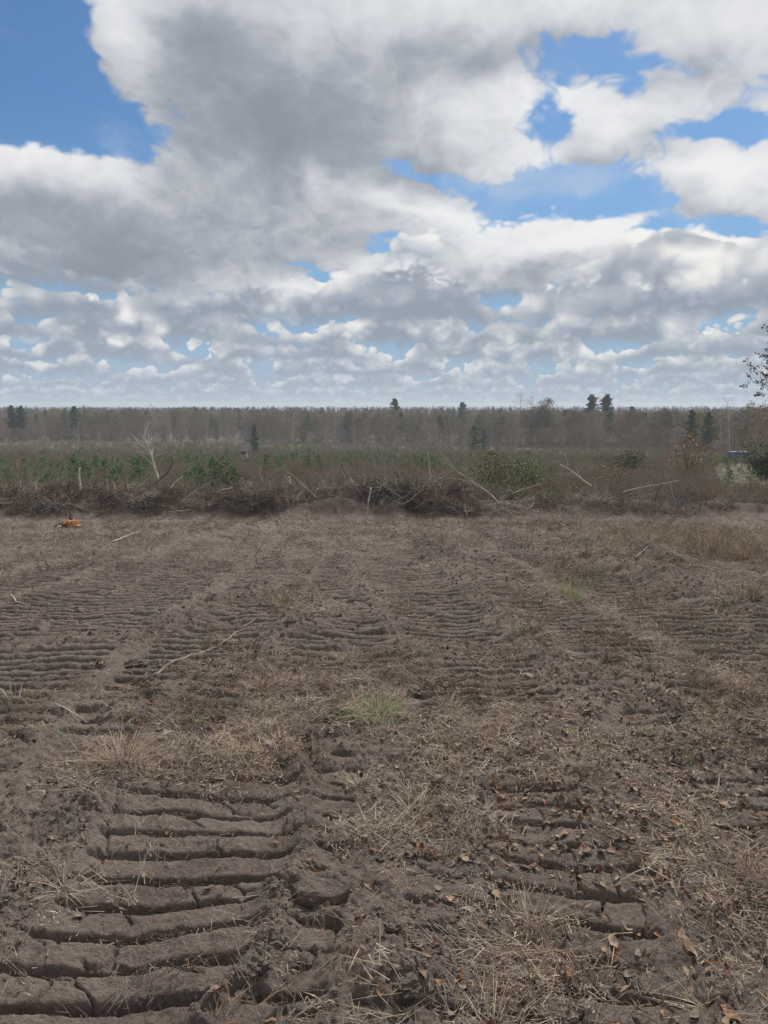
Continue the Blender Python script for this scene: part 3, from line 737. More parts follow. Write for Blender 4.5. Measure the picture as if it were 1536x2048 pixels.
def do_leaf_stuff():
    protos = [LEAF[c][k] for c, k in (('tan', 0), ('tan', 1), ('brown', 0), ('brown', 2), ('grey', 1), ('grey', 4), ('orange', 3), ('red', 0), ('brown', 4), ('tan', 3))]
    x, y, r = fan_points(42000, 2.6, 16, 1.5)
    u, v = project(x, y, base(x, y))
    dens = np.clip(.05+.8*sstep(500, 1250, u)*sstep(1180, 1500, v)+.25*litter(x, y), 0, 1)
    keep = rng.random(len(x)) < dens*.42
    x, y, r = x[keep], y[keep], r[keep]
    P, Q = laid(x, y, .008, .35)
    s = rng.uniform(.022, .055, len(x))
    scatter('leaf_litter', protos, P, Q, s, rng.integers(0, 10, len(x)), 'small broken dead leaves among the straw')
    print('leaf litter', len(x))
do_leaf_stuff()

# ------------------------------------------------------------------ labels that single things out
ORD = ['', 'second ', 'third ', 'fourth ', 'fifth ', 'sixth ', 'seventh ', 'eighth ', 'ninth ', 'tenth ']
def ordinal(i):
    if i < 10: return ORD[i]
    return '%d%s ' % (i+1, 'th' if 10 <= (i+1) % 100 <= 20 else {1: 'st', 2: 'nd', 3: 'rd'}.get((i+1) % 10, 'th'))
def label_all(items, marks):
    """items: (object, description, px, py); marks: (name, px, py)"""
    g = {}
    for o, desc, px, py in items:
        nm, mx, my = min(marks, key=lambda m: (m[1]-px)**2+((m[2]-py)*1.3)**2)
        dx, dy = px-mx, (py-my)*1.3
        side = ('right of' if dx > 0 else 'left of') if abs(dx) > abs(dy) else ('in front of' if dy > 0 else 'behind')
        g.setdefault((desc, nm, side), []).append((dx*dx+dy*dy, o))
    for (desc, nm, side), L in g.items():
        L.sort(key=lambda q: q[0])
        for i, (_, o) in enumerate(L):
            o['label'] = '%s, %snearest %s %s' % (desc, ordinal(i), side, nm)

NEAR_MARKS = [('the bright green grass tuft', 750, 1425), ('the angular soil slab', 640, 1800), ('the grey green weed', 1290, 1740), ('the long curved fallen branch', 420, 1300),
              ('the lower straw tuft', 1060, 1830), ('the reddish straw tuft', 575, 1205), ('the left tread ridges', 350, 1800), ('the lower right corner', 1500, 2000),
              ('the upper straw patch', 250, 1520), ('the small yellow green tuft', 1310, 1470), ('the right edge weeds', 1500, 1400), ('the bottom centre clods', 700, 2000), ('the pale straw tuft', 1140, 1530)]

def do_leaves():
    spots = [(635, 1857, 'orange', 0, .07), (722, 1868, 'orange', 4, .06), (337, 1585, 'tan', 1, .06), (408, 1578, 'tan', 0, .05), (612, 1742, 'orange', 3, .05), (634, 1762, 'orange', 1, .055), (475, 1762, 'grey', 2, .04),
             (48, 1938, 'orange', 0, .07), (258, 2010, 'orange', 1, .075), (545, 2040, 'orange', 3, .06), (725, 1940, 'orange', 0, .05), (38, 1775, 'red', 4, .07), (60, 1592, 'tan', 2, .05), (98, 1910, 'grey', 1, .045),
             (1052, 1598, 'tan', 0, .055), (1118, 1578, 'tan', 2, .05), (1145, 1577, 'tan', 1, .05), (1190, 1620, 'tan', 2, .06), (1455, 1617, 'tan', 0, .07), (1480, 1614, 'tan', 1, .07), (1422, 1607, 'tan', 3, .07),
             (1166, 1771, 'orange', 1, .06), (1205, 1805, 'orange', 0, .06), (1215, 1832, 'orange', 3, .06), (1272, 1860, 'orange', 4, .06), (1232, 1893, 'orange', 1, .065), (1282, 2000, 'orange', 2, .07), (1462, 2030, 'orange', 0, .08),
             (1342, 1680, 'red', 1, .06), (1352, 1674, 'orange', 0, .06), (1400, 1832, 'orange', 0, .08), (1362, 1855, 'tan', 1, .08), (1475, 1822, 'orange', 0, .08), (1142, 1952, 'orange', 1, .08), (1190, 1920, 'red', 4, .08),
             (918, 1975, 'orange', 0, .06), (840, 1925, 'tan', 4, .06), (880, 1940, 'red', 0, .05), (985, 1820, 'orange', 1, .07), (1378, 1895, 'tan', 0, .08), (1430, 1925, 'orange', 1, .07), (1300, 1985, 'red', 4, .06), (1420, 2005, 'tan', 2, .05),
             (1255, 1935, 'grey', 2, .06), (1320, 1775, 'orange', 3, .05), (1250, 1780, 'tan', 0, .05), (1415, 1765, 'tan', 1, .06), (1450, 1775, 'orange', 4, .05), (1090, 1880, 'tan', 1, .09), (1378, 1970, 'tan', 0, .07), (805, 1530, 'orange', 2, .06), (1300, 1540, 'orange', 1, .05)]
    items = []
    n_more = 300-len(spots)
    tries = 0
    while len(spots) < 300 and tries < 20000:
        tries += 1
        px = rnd.uniform(-10, 1546); py = rnd.uniform(1470, 2060)
        w = .06+.94*float(sstep(560, 1150, px))
        if px < 640: w *= .6
        if rnd.random() > w*(.35+.65*float(sstep(1450, 1800, py))): continue
        c = rnd.choices(['orange', 'tan', 'brown', 'red', 'grey'], [.08, .30, .32, .08, .22])[0]
        spots.append((px, py, c, rnd.randrange(5), rnd.uniform(.035, .068)))
    xy = np.array([ground_px(s[0], s[1]) for s in spots])
    P, Q = laid(xy[:, 0], xy[:, 1], .006, .32)
    words = {'orange': 'orange brown', 'tan': 'pale tan', 'brown': 'dull brown', 'red': 'dark red', 'grey': 'grey brown'}
    kinds = ['gently folded', 'sharply folded', 'curled', 'narrow', 'wavy edged']
    for i, s in enumerate(spots):
        o = ob('fallen_leaf', LEAF[s[2]][s[3]], None, P[i], Q[i], s[4]*rnd.uniform(.62, .98))
        if s[3] in (1, 3) and rnd.random() < .35: o.rotation_euler[1] += rnd.uniform(.5, 1.1); o.location.z += .015
        tag(o, None, 'leaf', 'dead leaves lying on the soil')
        items.append((o, '%s %s dead leaf' % (words[s[2]], kinds[s[3]]), s[0], s[1]))
    label_all(items, NEAR_MARKS)
do_leaves()
print('leaves', round(time.time()-T0, 1))

def tuft(nb, radius, hgt, w, m, spread=.6, m2=None):
    mb = MB()
    for _ in range(nb):
        a = rnd.uniform(0, 2*math.pi); r = radius*.5*rnd.random()
        t = abs(rnd.gauss(0, spread))
        mb.blade((r*math.cos(a), r*math.sin(a), -.01), (math.sin(t)*math.cos(a+rnd.gauss(0, .5)), math.sin(t)*math.sin(a+rnd.gauss(0, .5)), math.cos(t)), hgt*rnd.uniform(.4, 1.1), w*rnd.uniform(.7, 1.3),
                 rnd.uniform(0, .5), 4, int(m2 is not None and rnd.random() < .4), rnd.uniform(0, .35))
    return mb.mesh('tuft', [m, m2] if m2 else m)
def rosette(m):
    mb = MB()
    for k in range(34):
        a = rnd.uniform(0, 6.28); mb.blade((.015*math.cos(a), .015*math.sin(a), 0), (math.cos(a), math.sin(a), rnd.uniform(.15, 1.0)), rnd.uniform(.05, .11), .010, .25, 4, 0, .35)
    return mb.mesh('rosette', m)
def do_tufts():
    G, GD, ST, SP, SR, SG = M['grass'], M['grass_dark'], M['straw'], M['straw_pale'], M['straw_red'], M['straw_grey']
    T = [(750, 1440, tuft(300, .30, .20, .0040, M['grass_bright'], .8, M['straw']), 'large bright green grass tuft mixed with straw beside dark loose earth'),
         (1040, 1278, tuft(150, .2, .17, .005, M['grass_dark'], .7, ST), 'olive green grass tuft on the right middle ground'),
         (1143, 1200, tuft(150, .2, .30, .007, M['grass_bright'], .45, SP), 'upright green grass clump below tan dry grass'),
         (1505, 1215, tuft(150, .35, .28, .007, M['weed_olive'], .75, ST), 'rounded yellow green weed tuft at the right edge on the berm'),
         (1310, 1476, tuft(90, .09, .09, .004, M['grass_bright'], .8), 'small yellow green tuft on leaf covered ground'),
         (1385, 1522, tuft(50, .07, .06, .004, G, .9), 'tiny green sprout right of the small yellow green tuft'),
         (1290, 1752, rosette(M['grass_dark']), 'grey green low weed between tread ridges at right'),
         (565, 1463, tuft(60, .10, .07, .005, M['grass_dark'], 1.0), 'small dark green sprout in the straw patch'),
         (390, 1452, tuft(60, .10, .08, .005, M['grass'], .9), 'green sprout in straw below the fallen branch'),
         (125, 1470, tuft(50, .10, .08, .005, M['grass_dark'], 1.0), 'dark green weed near left edge above the straw'),
         (200, 1157, tuft(80, .2, .16, .007, M['grass_dark'], .7), 'dark green tuft alone on bare soil at upper left'),
         (230, 1170, tuft(70, .25, .10, .007, M['straw_grey'], .9), 'greyish low weed just right of the dark green tuft'),
         (590, 1137, tuft(50, .15, .14, .006, G, .6, SP), 'small pale green tuft in the middle distance soil'),
         (575, 1215, tuft(240, .30, .24, .005, SR, .9, ST), 'reddish straw tuft left of centre on bare soil'),
         (30, 1405, tuft(90, .15, .22, .005, SP, .7, G), 'pale and green grass blades at the left edge'),
         (1140, 1540, tuft(90, .12, .13, .0035, SP, .8, ST), 'pale straw tuft on leafy soil right of centre'),
         (1060, 1855, tuft(70, .12, .19, .003, ST, .55, SP), 'upright tan straw tuft in the lower right foreground'),
         (990, 2060, tuft(45, .16, .16, .003, ST, .8, SP), 'large tan straw tuft at the bottom edge'),
         (720, 1565, tuft(110, .10, .13, .003, SP, .8, ST), 'pale straw tuft right of the upper tread ridges'),
         (250, 1545, tuft(260, .2, .30, .003, SP, 1.2, ST), 'flattened straw tuft combed to the right at upper left of ridges'),
         (840, 1625, tuft(110, .16, .20, .003, SP, 1.1, ST), 'flattened pale straw tuft right of centre'),
         (130, 1790, tuft(45, .08, .17, .003, SP, .8, ST), 'sparse straw tuft on the left ridge shoulder'),
         (1500, 1760, tuft(170, .16, .20, .003, SR, .9, ST), 'russet straw tangle at the right edge'),
         (1420, 2010, tuft(150, .18, .12, .003, SG, 1.2, ST), 'grey flattened straw tuft near lower right corner'),
         (1330, 1100, tuft(150, .4, .40, .008, ST, .55, SP), 'tall tan grass clump in the dry grass patch'),
         (1430, 1110, tuft(170, .5, .36, .009, ST, .6, SR), 'orange tan grass clump at right of the dry patch'),
         (1250, 1090, tuft(140, .4, .35, .008, SP, .7, ST), 'pale tan grass clump at left of the dry patch'),
         (1490, 1120, tuft(150, .5, .32, .009, ST, .7, SR), 'short tan grass clump by the right edge of the dry patch'),
         (1330, 1105, tuft(60, .25, .20, .009, M['grass_dark'], .6), 'dark green weed in front of tall tan grass'),
         (1110, 1160, tuft(130, .3, .22, .007, ST, .8, SR), 'tan straw heap behind the upright green clump'),
         (1090, 1060, tuft(120, .4, .25, .010, SP, .9, ST), 'pale straw heap near the brush bank right of centre'),
         (1480, 1380, tuft(180, .3, .16, .005, SR, 1.0, ST), 'reddish low straw mat at the right edge'),
         (900, 1415, tuft(90, .12, .14, .004, SP, .7, ST), 'pale spiky straw tuft right of bright green tuft'),
         (700, 1320, tuft(160, .2, .18, .004, ST, .95, SP), 'tan straw tuft behind the bright green tuft'),
         (850, 1350, tuft(120, .2, .22, .004, ST, .7, SR), 'thin upright straw stalks right of the upper straw'),
         (330, 1075, tuft(70, .2, .25, .008, SP, .8, M['grass_dark']), 'greenish straw stalks beside the broken stick'),
         (520, 1385, tuft(150, .2, .18, .004, SR, .9, ST), 'russet straw tuft right of the fallen branch'),
         (1170, 1130, tuft(80, .2, .22, .007, ST, .7, SP), 'thin straw tuft behind the tan heap'),
         (790, 1400, tuft(90, .14, .18, .003, SP, .8, ST), 'long pale straws leaning over the bright green tuft')]
    for px, py, me, lab in T:
        x, y = ground_px(px, py)
        low_ = .62 if 'straw' in lab and py > 1290 else 1.0
        if py < 1130 and px > 1200: low_ = 1.6
        o = ob('weed_rosette' if 'weed between' in lab else ('grass_tuft' if 'gr' in lab and 'straw' not in lab.split(' tuft')[0] else 'straw_tuft'), me, None, (x, y, hz1(x, y)-.005), (0, 0, rnd.uniform(0, 6)), (.9, .9, low_))
        tag(o, lab, 'tuft', 'tufts of grass and straw on the field')
do_tufts()

def ground_line(pts, lift=.01, n=26):
    g = np.array([ground_px(a, b) for a, b in pts]); t = np.linspace(0, len(g)-1, n)
    i = np.clip(t.astype(int), 0, len(g)-2); f = t-i
    p0 = g[np.clip(i-1, 0, len(g)-1)]; p1 = g[i]; p2 = g[i+1]; p3 = g[np.clip(i+2, 0, len(g)-1)]; f = f[:, None]
    c = .5*(2*p1+(p2-p0)*f+(2*p0-5*p1+4*p2-p3)*f*f+(3*p1-p0-3*p2+p3)*f**3)
    z = height(c[:, 0], c[:, 1]); k = np.ones(7)/7; z = np.maximum(np.convolve(np.pad(z, 3, 'edge'), k, 'valid'), z-.02)+lift
    return [Vector((c[j, 0], c[j, 1], z[j])) for j in range(n)]
def wood(name, pts, r0, r1, m, label, cat, parts=(), sides=7, group=None, pname='side_twig'):
    """a limb following pts; parts are further limbs kept as children"""
    o0 = Vector(pts[0]); mb = MB(); n = len(pts)
    P = [Vector(p)-o0 for p in pts]
    mb.tube(P, [(r0+(r1-r0)*(i/(n-1)))*(1+.12*math.sin(i*2.3+len(label))) for i in range(n)], sides)
    me = mb.mesh(name, m, True)
    o = ob(name, me, None, o0); tag(o, label, cat, group)
    for pp, a, b in parts:
        q = MB(); q.tube([Vector(v)-o0 for v in pp], [a+(b-a)*(i/(len(pp)-1)) for i in range(len(pp))], 5)
        ob(pname, q.mesh(pname, m, True), o)
    return o

L = ground_line([(312, 1357), (345, 1325), (385, 1308), (430, 1292), (462, 1275), (490, 1255), (520, 1240), (548, 1232)], .02)
wood('fallen_branch', L, .012, .003, M['bark_grey'], 'long curved pale branch lying across the bare soil at left', 'branch',
     [([L[15], L[15]+Vector((-.12, .10, .06)), L[15]+Vector((-.25, .24, .07))], .005, .002), ([L[16], L[16]+Vector((-.03, .12, .08)), L[16]+Vector((-.10, .30, .10))], .005, .002),
      ([L[1], L[1]+Vector((-.06, -.04, .0)), L[1]+Vector((-.14, -.12, -.01))], .006, .003), ([L[17], L[17]+Vector((.1, -.08, .03)), L[17]+Vector((.2, -.12, .05))], .004, .002)])
L = ground_line([(225, 1090), (248, 1080), (275, 1070), (285, 1068)], .04, 10)
wood('broken_stick', L, .018, .014, M['bark_pale'], 'broken pale stick lying right of the orange stump', 'stick', [([L[8], L[8]+Vector((.08, .0, .10)), L[8]+Vector((.14, .02, .34))], .012, .006)])
L = ground_line([(1270, 1133), (1290, 1122), (1328, 1112)], .05, 8)
wood('loose_stick', L, .016, .008, M['bark_grey'], 'thin grey stick lying near the dry grass patch', 'stick')
L = ground_line([(22, 1197), (35, 1207), (60, 1212)], .02, 8)
wood('loose_twig', L, .009, .004, M['bark_pale'], 'short pale twig on bare soil at the left edge', 'twig')
L = ground_line([(300, 1400), (335, 1397), (350, 1395)], .02, 6)
wood('loose_twig', L, .006, .003, M['bark_grey'], 'short dark twig lying below the curved branch', 'twig')
L = ground_line([(112, 1420), (150, 1435), (175, 1450)], .02, 6)
wood('loose_twig', L, .005, .002, M['bark_pale'], 'thin bent twig near the dark green weed at left', 'twig')
L = ground_line([(100, 1610), (160, 1608), (250, 1597), (310, 1590)], .015, 10)
wood('loose_twig', L, .0022, .0015, M['straw_pale'], 'long pale straw stalk lying above the left ridges', 'twig')

# angular slab of soil beside the ridges, and other clods big enough to pick up
def clod_at(px, py, sx, sy, sz, lab, seed, m='clod', rz=None):
    x, y = ground_px(px, py); me = rock(seed, .5, 4); me.materials.append(M['soil'])
    o = ob('soil_clod', me, None, (x, y, hz1(x, y)+sz*.05), (rnd.uniform(-.2, .2), rnd.uniform(-.2, .2), rz if rz is not None else rnd.uniform(0, 6)), (sx, sy, sz))
    tag(o, lab, 'clod', 'clods of soil broken loose')
mb = MB()
prof = [(-.105, 0), (-.07, -.036), (.055, -.04), (.105, .005), (.055, .03), (-.06, .034)]
for z, s in ((-.02, .9), (0, 1.0), (.018, .97), (.026, .85)):
    for (a, b) in prof: mb.v.append(Vector((a*s+rnd.uniform(-.003, .003), b*s+z*.5, z+rnd.uniform(-.003, .003))))
for k in range(3):
    for i in range(6): mb.f.append((k*6+i, k*6+(i+1) % 6, k*6+6+(i+1) % 6, k*6+6+i)); mb.mi.append(0)
mb.f.append((0, 5, 4, 3, 2, 1)); mb.f.append((18, 19, 20, 21, 22, 23)); mb.mi += [0, 0]
x, y = ground_px(640, 1815); 
import bmesh
from mathutils import noise as _mn
_me = mb.mesh('soil_slab', M['soil']); _b = bmesh.new(); _b.from_mesh(_me); bmesh.ops.triangulate(_b, faces=_b.faces[:])
bmesh.ops.subdivide_edges(_b, edges=_b.edges[:], cuts=5, use_grid_fill=True)
for _v in _b.verts: _v.co += Vector((_mn.noise(_v.co*35), _mn.noise(_v.co*35+Vector((5, 0, 0))), _mn.noise(_v.co*28+Vector((0, 9, 0)))))*.0055+Vector((0, 0, _mn.noise(_v.co*90)))*.0025
_b.to_mesh(_me); _b.free()
o = ob('soil_slab', _me, None, (x, y, hz1(x, y)+.034), (.26, .07, -.02), .95)
tag(o, 'angular flat topped slab of soil right of the tread ridges', 'clod', 'clods of soil broken loose')
for a in [(545, 1880, .035, .03, .025, 'crumbly dark clod below the left end of the soil slab', 3, 'clod_dark'), (480, 1995, .05, .04, .03, 'dark rounded clod at the bottom left of centre', 4, 'clod_dark'), (585, 1745, .03, .025, .02, 'small clod at the right end of the third ridge', 5, 'clod'),
          (540, 1780, .025, .03, .03, 'upright broken clod at the ridge end', 6, 'clod'), (690, 1760, .045, .03, .025, 'pale crumbly clod right of the slab', 7, 'clod'), (820, 2010, .05, .04, .035, 'rounded clod in bottom centre rut', 8, 'clod'),
          (790, 1890, .04, .035, .03, 'dark clod beside straw right of slab', 9, 'clod_dark'), (880, 1850, .06, .04, .03, 'dark lump at the left foot of the straw tuft', 10, 'clod_dark'), (690, 1420, .06, .05, .045, 'dark loose lump left of the bright green tuft', 11, 'clod_dark'),
          (665, 1455, .05, .05, .04, 'lower dark lump left of the bright green tuft', 12, 'clod_dark'), (830, 1385, .07, .05, .04, 'dark lump behind and right of the bright green tuft', 13, 'clod_dark'), (300, 1365, .07, .06, .05, 'dark clod left of the fallen branch end', 14, 'clod_dark'),
          (270, 1330, .08, .06, .05, 'dark clod behind the fallen branch end', 15, 'clod_dark'), (100, 1640, .05, .04, .03, 'clod at the left shoulder above the ridges', 16, 'clod'), (60, 1730, .05, .05, .03, 'clod at the left edge beside the ridges', 17, 'clod_dark'),
          (1310, 1390, .06, .05, .04, 'dark clod in leafy ground right of centre', 18, 'clod_dark'), (1430, 1665, .06, .05, .03, 'dark clod in the hollow at far right', 19, 'clod_dark'), (520, 1960, .045, .035, .03, 'crumbly clod right of the lowest ridge', 20, 'clod'),
          (600, 1930, .04, .05, .03, 'clod on the berm above bottom edge', 21, 'clod'), (750, 1845, .05, .03, .025, 'low clod behind the orange leaf', 22, 'clod')]:
    clod_at(*a)

# splintered orange stump
def stump():
    x, y = ground_px(138, 1055); z = hz1(x, y)
    wood_m = simple('fresh_split_wood', (.62, .27, .10), (.74, .42, .19), 9, .8, .2, 0, False, (.36, .13, .06))
    root = bpy.data.objects.new('tree_stump', None); COL.objects.link(root); root.location = (x, y, z)
    tag(root, 'splintered orange stump torn open in the bare soil at left', 'stump')
    rs = random.Random(5)
    me = rock(51, .5, 3); me.materials.append(M['bark_dark']); ob('bark', me, root, (-.12, .08, .02), (0, 0, .4), (.24, .2, .13))
    me = rock(52, .5, 3); me.materials.append(wood_m); ob('heartwood', me, root, (.09, -.02, .07), (0, .15, 0), (.21, .16, .145))
    for k in range(20):
        mb = MB(); a = rs.uniform(-.5, 1.0); ln = rs.uniform(.07, .17)
        p = Vector((.07+rs.uniform(-.14, .12), -.07+rs.uniform(-.07, .07), .05+rs.uniform(0, .07)))
        d = Vector((math.cos(a)*rs.choice((1, 1, -.6)), rs.uniform(-.3, .1), .25+rs.uniform(0, .45))).normalized()
        mb.tube([p-d*.02, p+d*ln*.6, p+d*ln], [.02, .014, .002], 4); ob('splinter', mb.mesh('splinter', wood_m), root)
    me = rock(53, .5, 2); me.materials.append(simple('pale_split_wood', (.62, .42, .24), (.52, .33, .18), 9)); ob('wood_chip', me, root, (-.17, -.14, .03), (0, 0, 0), (.09, .05, .035))
    me = rock(54, .5, 2); me.materials.append(M['bark_dark']); ob('root', me, root, (.27, -.0, .02), (0, 0, 0), (.13, .05, .03))
    mb = MB(); mb.tube([(.0, .1, .1), (-.01, .12, .24), (.02, .12, .34)], [.05, .02, .003], 5); mb.tube([(.0, .12, .12), (.06, .14, .26)], [.03, .003], 4); ob('bark', mb.mesh('bark', M['bark_dark']), root)
stump()

# upright stick with mottled pale bark in front of the bank
def stake():
    x, y = ground_px(731, 1054)
    d = y; pts = [at(731, 1056, d), at(732, 1040, d), at(735, 1022, d), at(737, 1003, d), at(740, 988, d), at(742, 974, d)]
    def f(t, b, m):
        P = t.add('ShaderNodeTexCoord').outputs['Object']; n = t.vor(t.vm('MULTIPLY', P, (1, 1, 1.6)), 13)[0]
        t.put(b.inputs['Base Color'], t.mix(t.mr(n, .35, .5), (.52, .45, .37), (.34, .25, .19)))
    m = mat('mottled_bark', f)
    wood('upright_stick', pts, .017, .021, m, 'upright stick with mottled pale bark before the brush bank', 'stick', [([pts[3], pts[3]+Vector((.05, 0, .06))], .008, .004)])
stake()
print('near', round(time.time()-T0, 1))

# ------------------------------------------------------------------ the brush bank
def crooked(p, d, Lg, r, n=5, wob=.25, rs=rnd):
    p = Vector(p); d = Vector(d).normalized(); pts = [p.copy()]; rad = [r]
    for i in range(n):
        d = (d+Vector((rs.gauss(0, wob), rs.gauss(0, wob), rs.gauss(0, wob)))).normalized()
        p = p+d*(Lg/n); pts.append(p.copy()); rad.append(r*(1-.8*(i+1)/n))
    return pts, rad, d
def tangle(n, rx, rz, Lr, rr, sub=2, seed=1):
    rs = random.Random(seed); mb = MB()
    for _ in range(n):
        a = rs.uniform(0, 6.283); q = math.sqrt(rs.random())*rx; h = rs.random()*rz*(1-(q/rx)**2*.7)
        el = rs.gauss(.1, .45); b = rs.uniform(0, 6.283)
        d = (math.cos(b)*math.cos(el), math.sin(b)*math.cos(el), math.sin(el))
        Lg = rs.uniform(*Lr); r = rs.uniform(*rr)
        pts, rad, _d = crooked((q*math.cos(a), q*math.sin(a), h), d, Lg, r, 5, .22, rs)
        mb.tube(pts, rad, 3, cap=False)
        for k in range(sub):
            i = rs.randrange(1, 5); e = Vector((rs.gauss(0, 1), rs.gauss(0, 1), rs.gauss(0, .7))).normalized()
            p2, r2, _d = crooked(pts[i], e, Lg*rs.uniform(.25, .5), rad[i]*.6, 3, .3, rs)
            mb.tube(p2, r2, 3, cap=False)
    return mb
TANG = [tangle(80, .75, .48, (.4, 1.3), (.005, .016), 2, 1).mesh('t', M['bark_grey']), tangle(90, .75, .40, (.3, 1.0), (.004, .013), 2, 2).mesh('t', M['root']),
        tangle(60, .8, .45, (.4, 1.3), (.005, .014), 2, 3).mesh('t', M['bark_brown']), tangle(30, .75, .6, (.6, 1.6), (.006, .016), 3, 4).mesh('t', M['bark_pale']),
        tangle(150, .6, .30, (.15, .5), (.003, .008), 1, 5).mesh('t', M['straw_grey']), tangle(110, .8, .34, (.3, .9), (.005, .014), 2, 6).mesh('t', M['bark_dark'])]
def pile_leafage(seed):
    rs = random.Random(seed); mb = MB()
    for _ in range(700):
        a = rs.uniform(0, 6.28); q = math.sqrt(rs.random())*.8; mb.tri((q*math.cos(a), q*math.sin(a), rs.random()*.34*(1-q*.6)), rs.uniform(.03, .08))
    return mb
PLF = [pile_leafage(1).mesh('t', M['leaf_brown']), pile_leafage(2).mesh('t', M['clod_dark']), pile_leafage(3).mesh('t', M['straw_grey'])]

def brush_bank():
    secs = [(-14.6, 'far left'), (-11.2, 'left of the bleached tree'), (-8.2, 'under the bleached dead tree'), (-5.2, 'under the dark evergreen bush'), (-2.3, 'left of the upright stick'), (.7, 'behind the upright stick'),
            (2.6, 'before the olive bush'), (5.0, 'low stretch right of the olive bush'), (8.0, 'under the long pale pole'), (10.8, 'near the right edge'), (13.6, 'at the right frame edge')]
    for cx, where in secs:
        low = cx > 3.3
        root = bpy.data.objects.new('brush_pile', None); COL.objects.link(root); root.location = (cx, 24.0, float(base(np.array([cx]), np.array([24.]))[0]))
        tag(root, 'tangled brush and root bank, %s' % where, 'brush pile', 'stretches of pushed up brush along the field edge')
        n = 64 if not low else 40
        for k in range(n):
            x = cx+rnd.uniform(-1.8, 1.8); y = 24.0-.02*x+rnd.uniform(-1.75, 1.7)
            z = hz1(x, y); w = rnd.random()
            me = rnd.choices(TANG, [.26, .18, .14, .17, .09, .16])[0]
            if w < .22: me = rnd.choice(PLF)
            o = ob('tangled_twigs', me, root, Vector((x, y, z-.10))-root.location, (rnd.gauss(0, .3), rnd.gauss(0, .3), rnd.uniform(0, 6.28)), rnd.uniform(.42, .85)*(.8 if low else 1))
            o['kind'] = 'stuff'
        rs = random.Random(int(cx*10)+500)
        for k in range(22 if not low else 13):
            x = cx+rs.uniform(-1.7, 1.7); y = 23.2+rs.uniform(-1.0, 1.4); z = hz1(x, y)
            b = rs.uniform(0, 6.28); el = rs.uniform(-.05, .8)
            pts, rad, d = crooked((0, 0, 0), (math.cos(b)*math.cos(el), .5*math.sin(b)*math.cos(el), math.sin(el)), rs.uniform(.5, 1.8 if not low else 1.2), rs.uniform(.007, .020 if not low else .013), 7, .2, rs)
            mb = MB(); mb.tube(pts, rad, 5)
            for q in range(3):
                i = rs.randrange(2, 7); p2, r2, _ = crooked(pts[i], (d+Vector((rs.gauss(0, .7), rs.gauss(0, .7), rs.gauss(0, .5)))), rs.uniform(.25, .6), rad[i]*.6, 4, .25, rs); mb.tube(p2, r2, 4)
            ob('branch', mb.mesh('branch', M[rs.choice(['bark_pale', 'bark_grey', 'bark_grey', 'bark_dark', 'bark_brown'])]), root, Vector((x, y, z+.05))-root.location)
brush_bank()

def slash():
    """scattered sticks and root mats over the far part of the cleared soil"""
    x, y, r = fan_points(3800, 9, 24, .4)
    u, v = project(x, y, base(x, y))
    dens = np.clip(.10+.5*sstep(18, 22, y)+.35*sstep(600, 1100, u)*sstep(9, 14, y)+.9*fbm(x*.5, y*.9, 3, 140), 0, 1)
    k = rng.random(len(x)) < dens*.62
    x, y = x[k], y[k]; P, Q = laid(x, y, -.03, .12, .2)
    sm = [tangle(40, .5, .06, (.12, .45), (.002, .006), 1, 31).mesh('t', M['straw_grey']), tangle(34, .45, .07, (.12, .4), (.003, .007), 1, 32).mesh('t', M['root']),
          tangle(24, .45, .07, (.15, .5), (.003, .007), 1, 33).mesh('t', M['twig']), tangle(40, .5, .05, (.1, .4), (.002, .005), 1, 34).mesh('t', M['straw'])]
    scatter('slash_debris', sm, P, Q, rng.uniform(.4, 1.0, len(x)), rng.choice(4, len(x), p=[.42, .28, .2, .10]), 'scattered roots and twigs over the far part of the cleared soil')
slash()

# specific limbs in and on the bank
def limb(name, pp, d0, d1, r0, r1, m, lab, cat, twigs=6, seed=0, tl=.35, sides=6, updir=None):
    rs = random.Random(seed); n = len(pp)
    if d0 < 26 and r0 < .04: r0, r1 = r0*.78, r1*.85
    if 22.9 < d0 < 26: d0 -= 1.0; d1 -= .7
    pts = [at(a, b, d0+(d1-d0)*i/(n-1)) for i, (a, b) in enumerate(pp)]
    # refine
    fine = []
    for i in range(n-1):
        for k in range(4): fine.append(pts[i].lerp(pts[i+1], k/4)+Vector((rs.gauss(0, .006), rs.gauss(0, .01), rs.gauss(0, .006))))
    fine.append(pts[-1])
    parts = []
    for k in range(twigs):
        i = rs.randrange(max(1, len(fine)//4), len(fine)-1); d = (fine[min(i+2, len(fine)-1)]-fine[i-1]).normalized()
        e = (d*.6+Vector((rs.gauss(0, .6), rs.gauss(0, .5), rs.gauss(.2, .5)))).normalized()
        q, rr_, _ = crooked(fine[i], e, tl*rs.uniform(.5, 1.3), r0*.4, 4, .18, rs)
        parts.append((q, r0*.42*(1-i/len(fine)*.6), r0*.1))
    return wood(name, fine, r0, r1, m, lab, cat, parts, sides)
limb('dead_tree', [(317, 962), (311, 940), (305, 918), (300, 900), (294, 885), (287, 866)], 27, 27.4, .05, .012, M['bark_white'], 'small bleached dead tree leaning over the brush bank at left', 'tree', 26, 3, .75)
limb('fallen_log', [(255, 1000), (292, 978), (318, 960), (335, 945), (343, 930), (347, 914)], 25.0, 25.4, .040, .034, M['bark_brown'], 'dark curved log rising from the brush bank', 'log', 2, 4, .4)
limb('forked_limb', [(222, 990), (262, 976), (300, 972), (335, 962)], 24.2, 24.4, .03, .012, M['bark_grey'], 'grey limb lying beside the dark curved log', 'branch', 5, 5, .5)
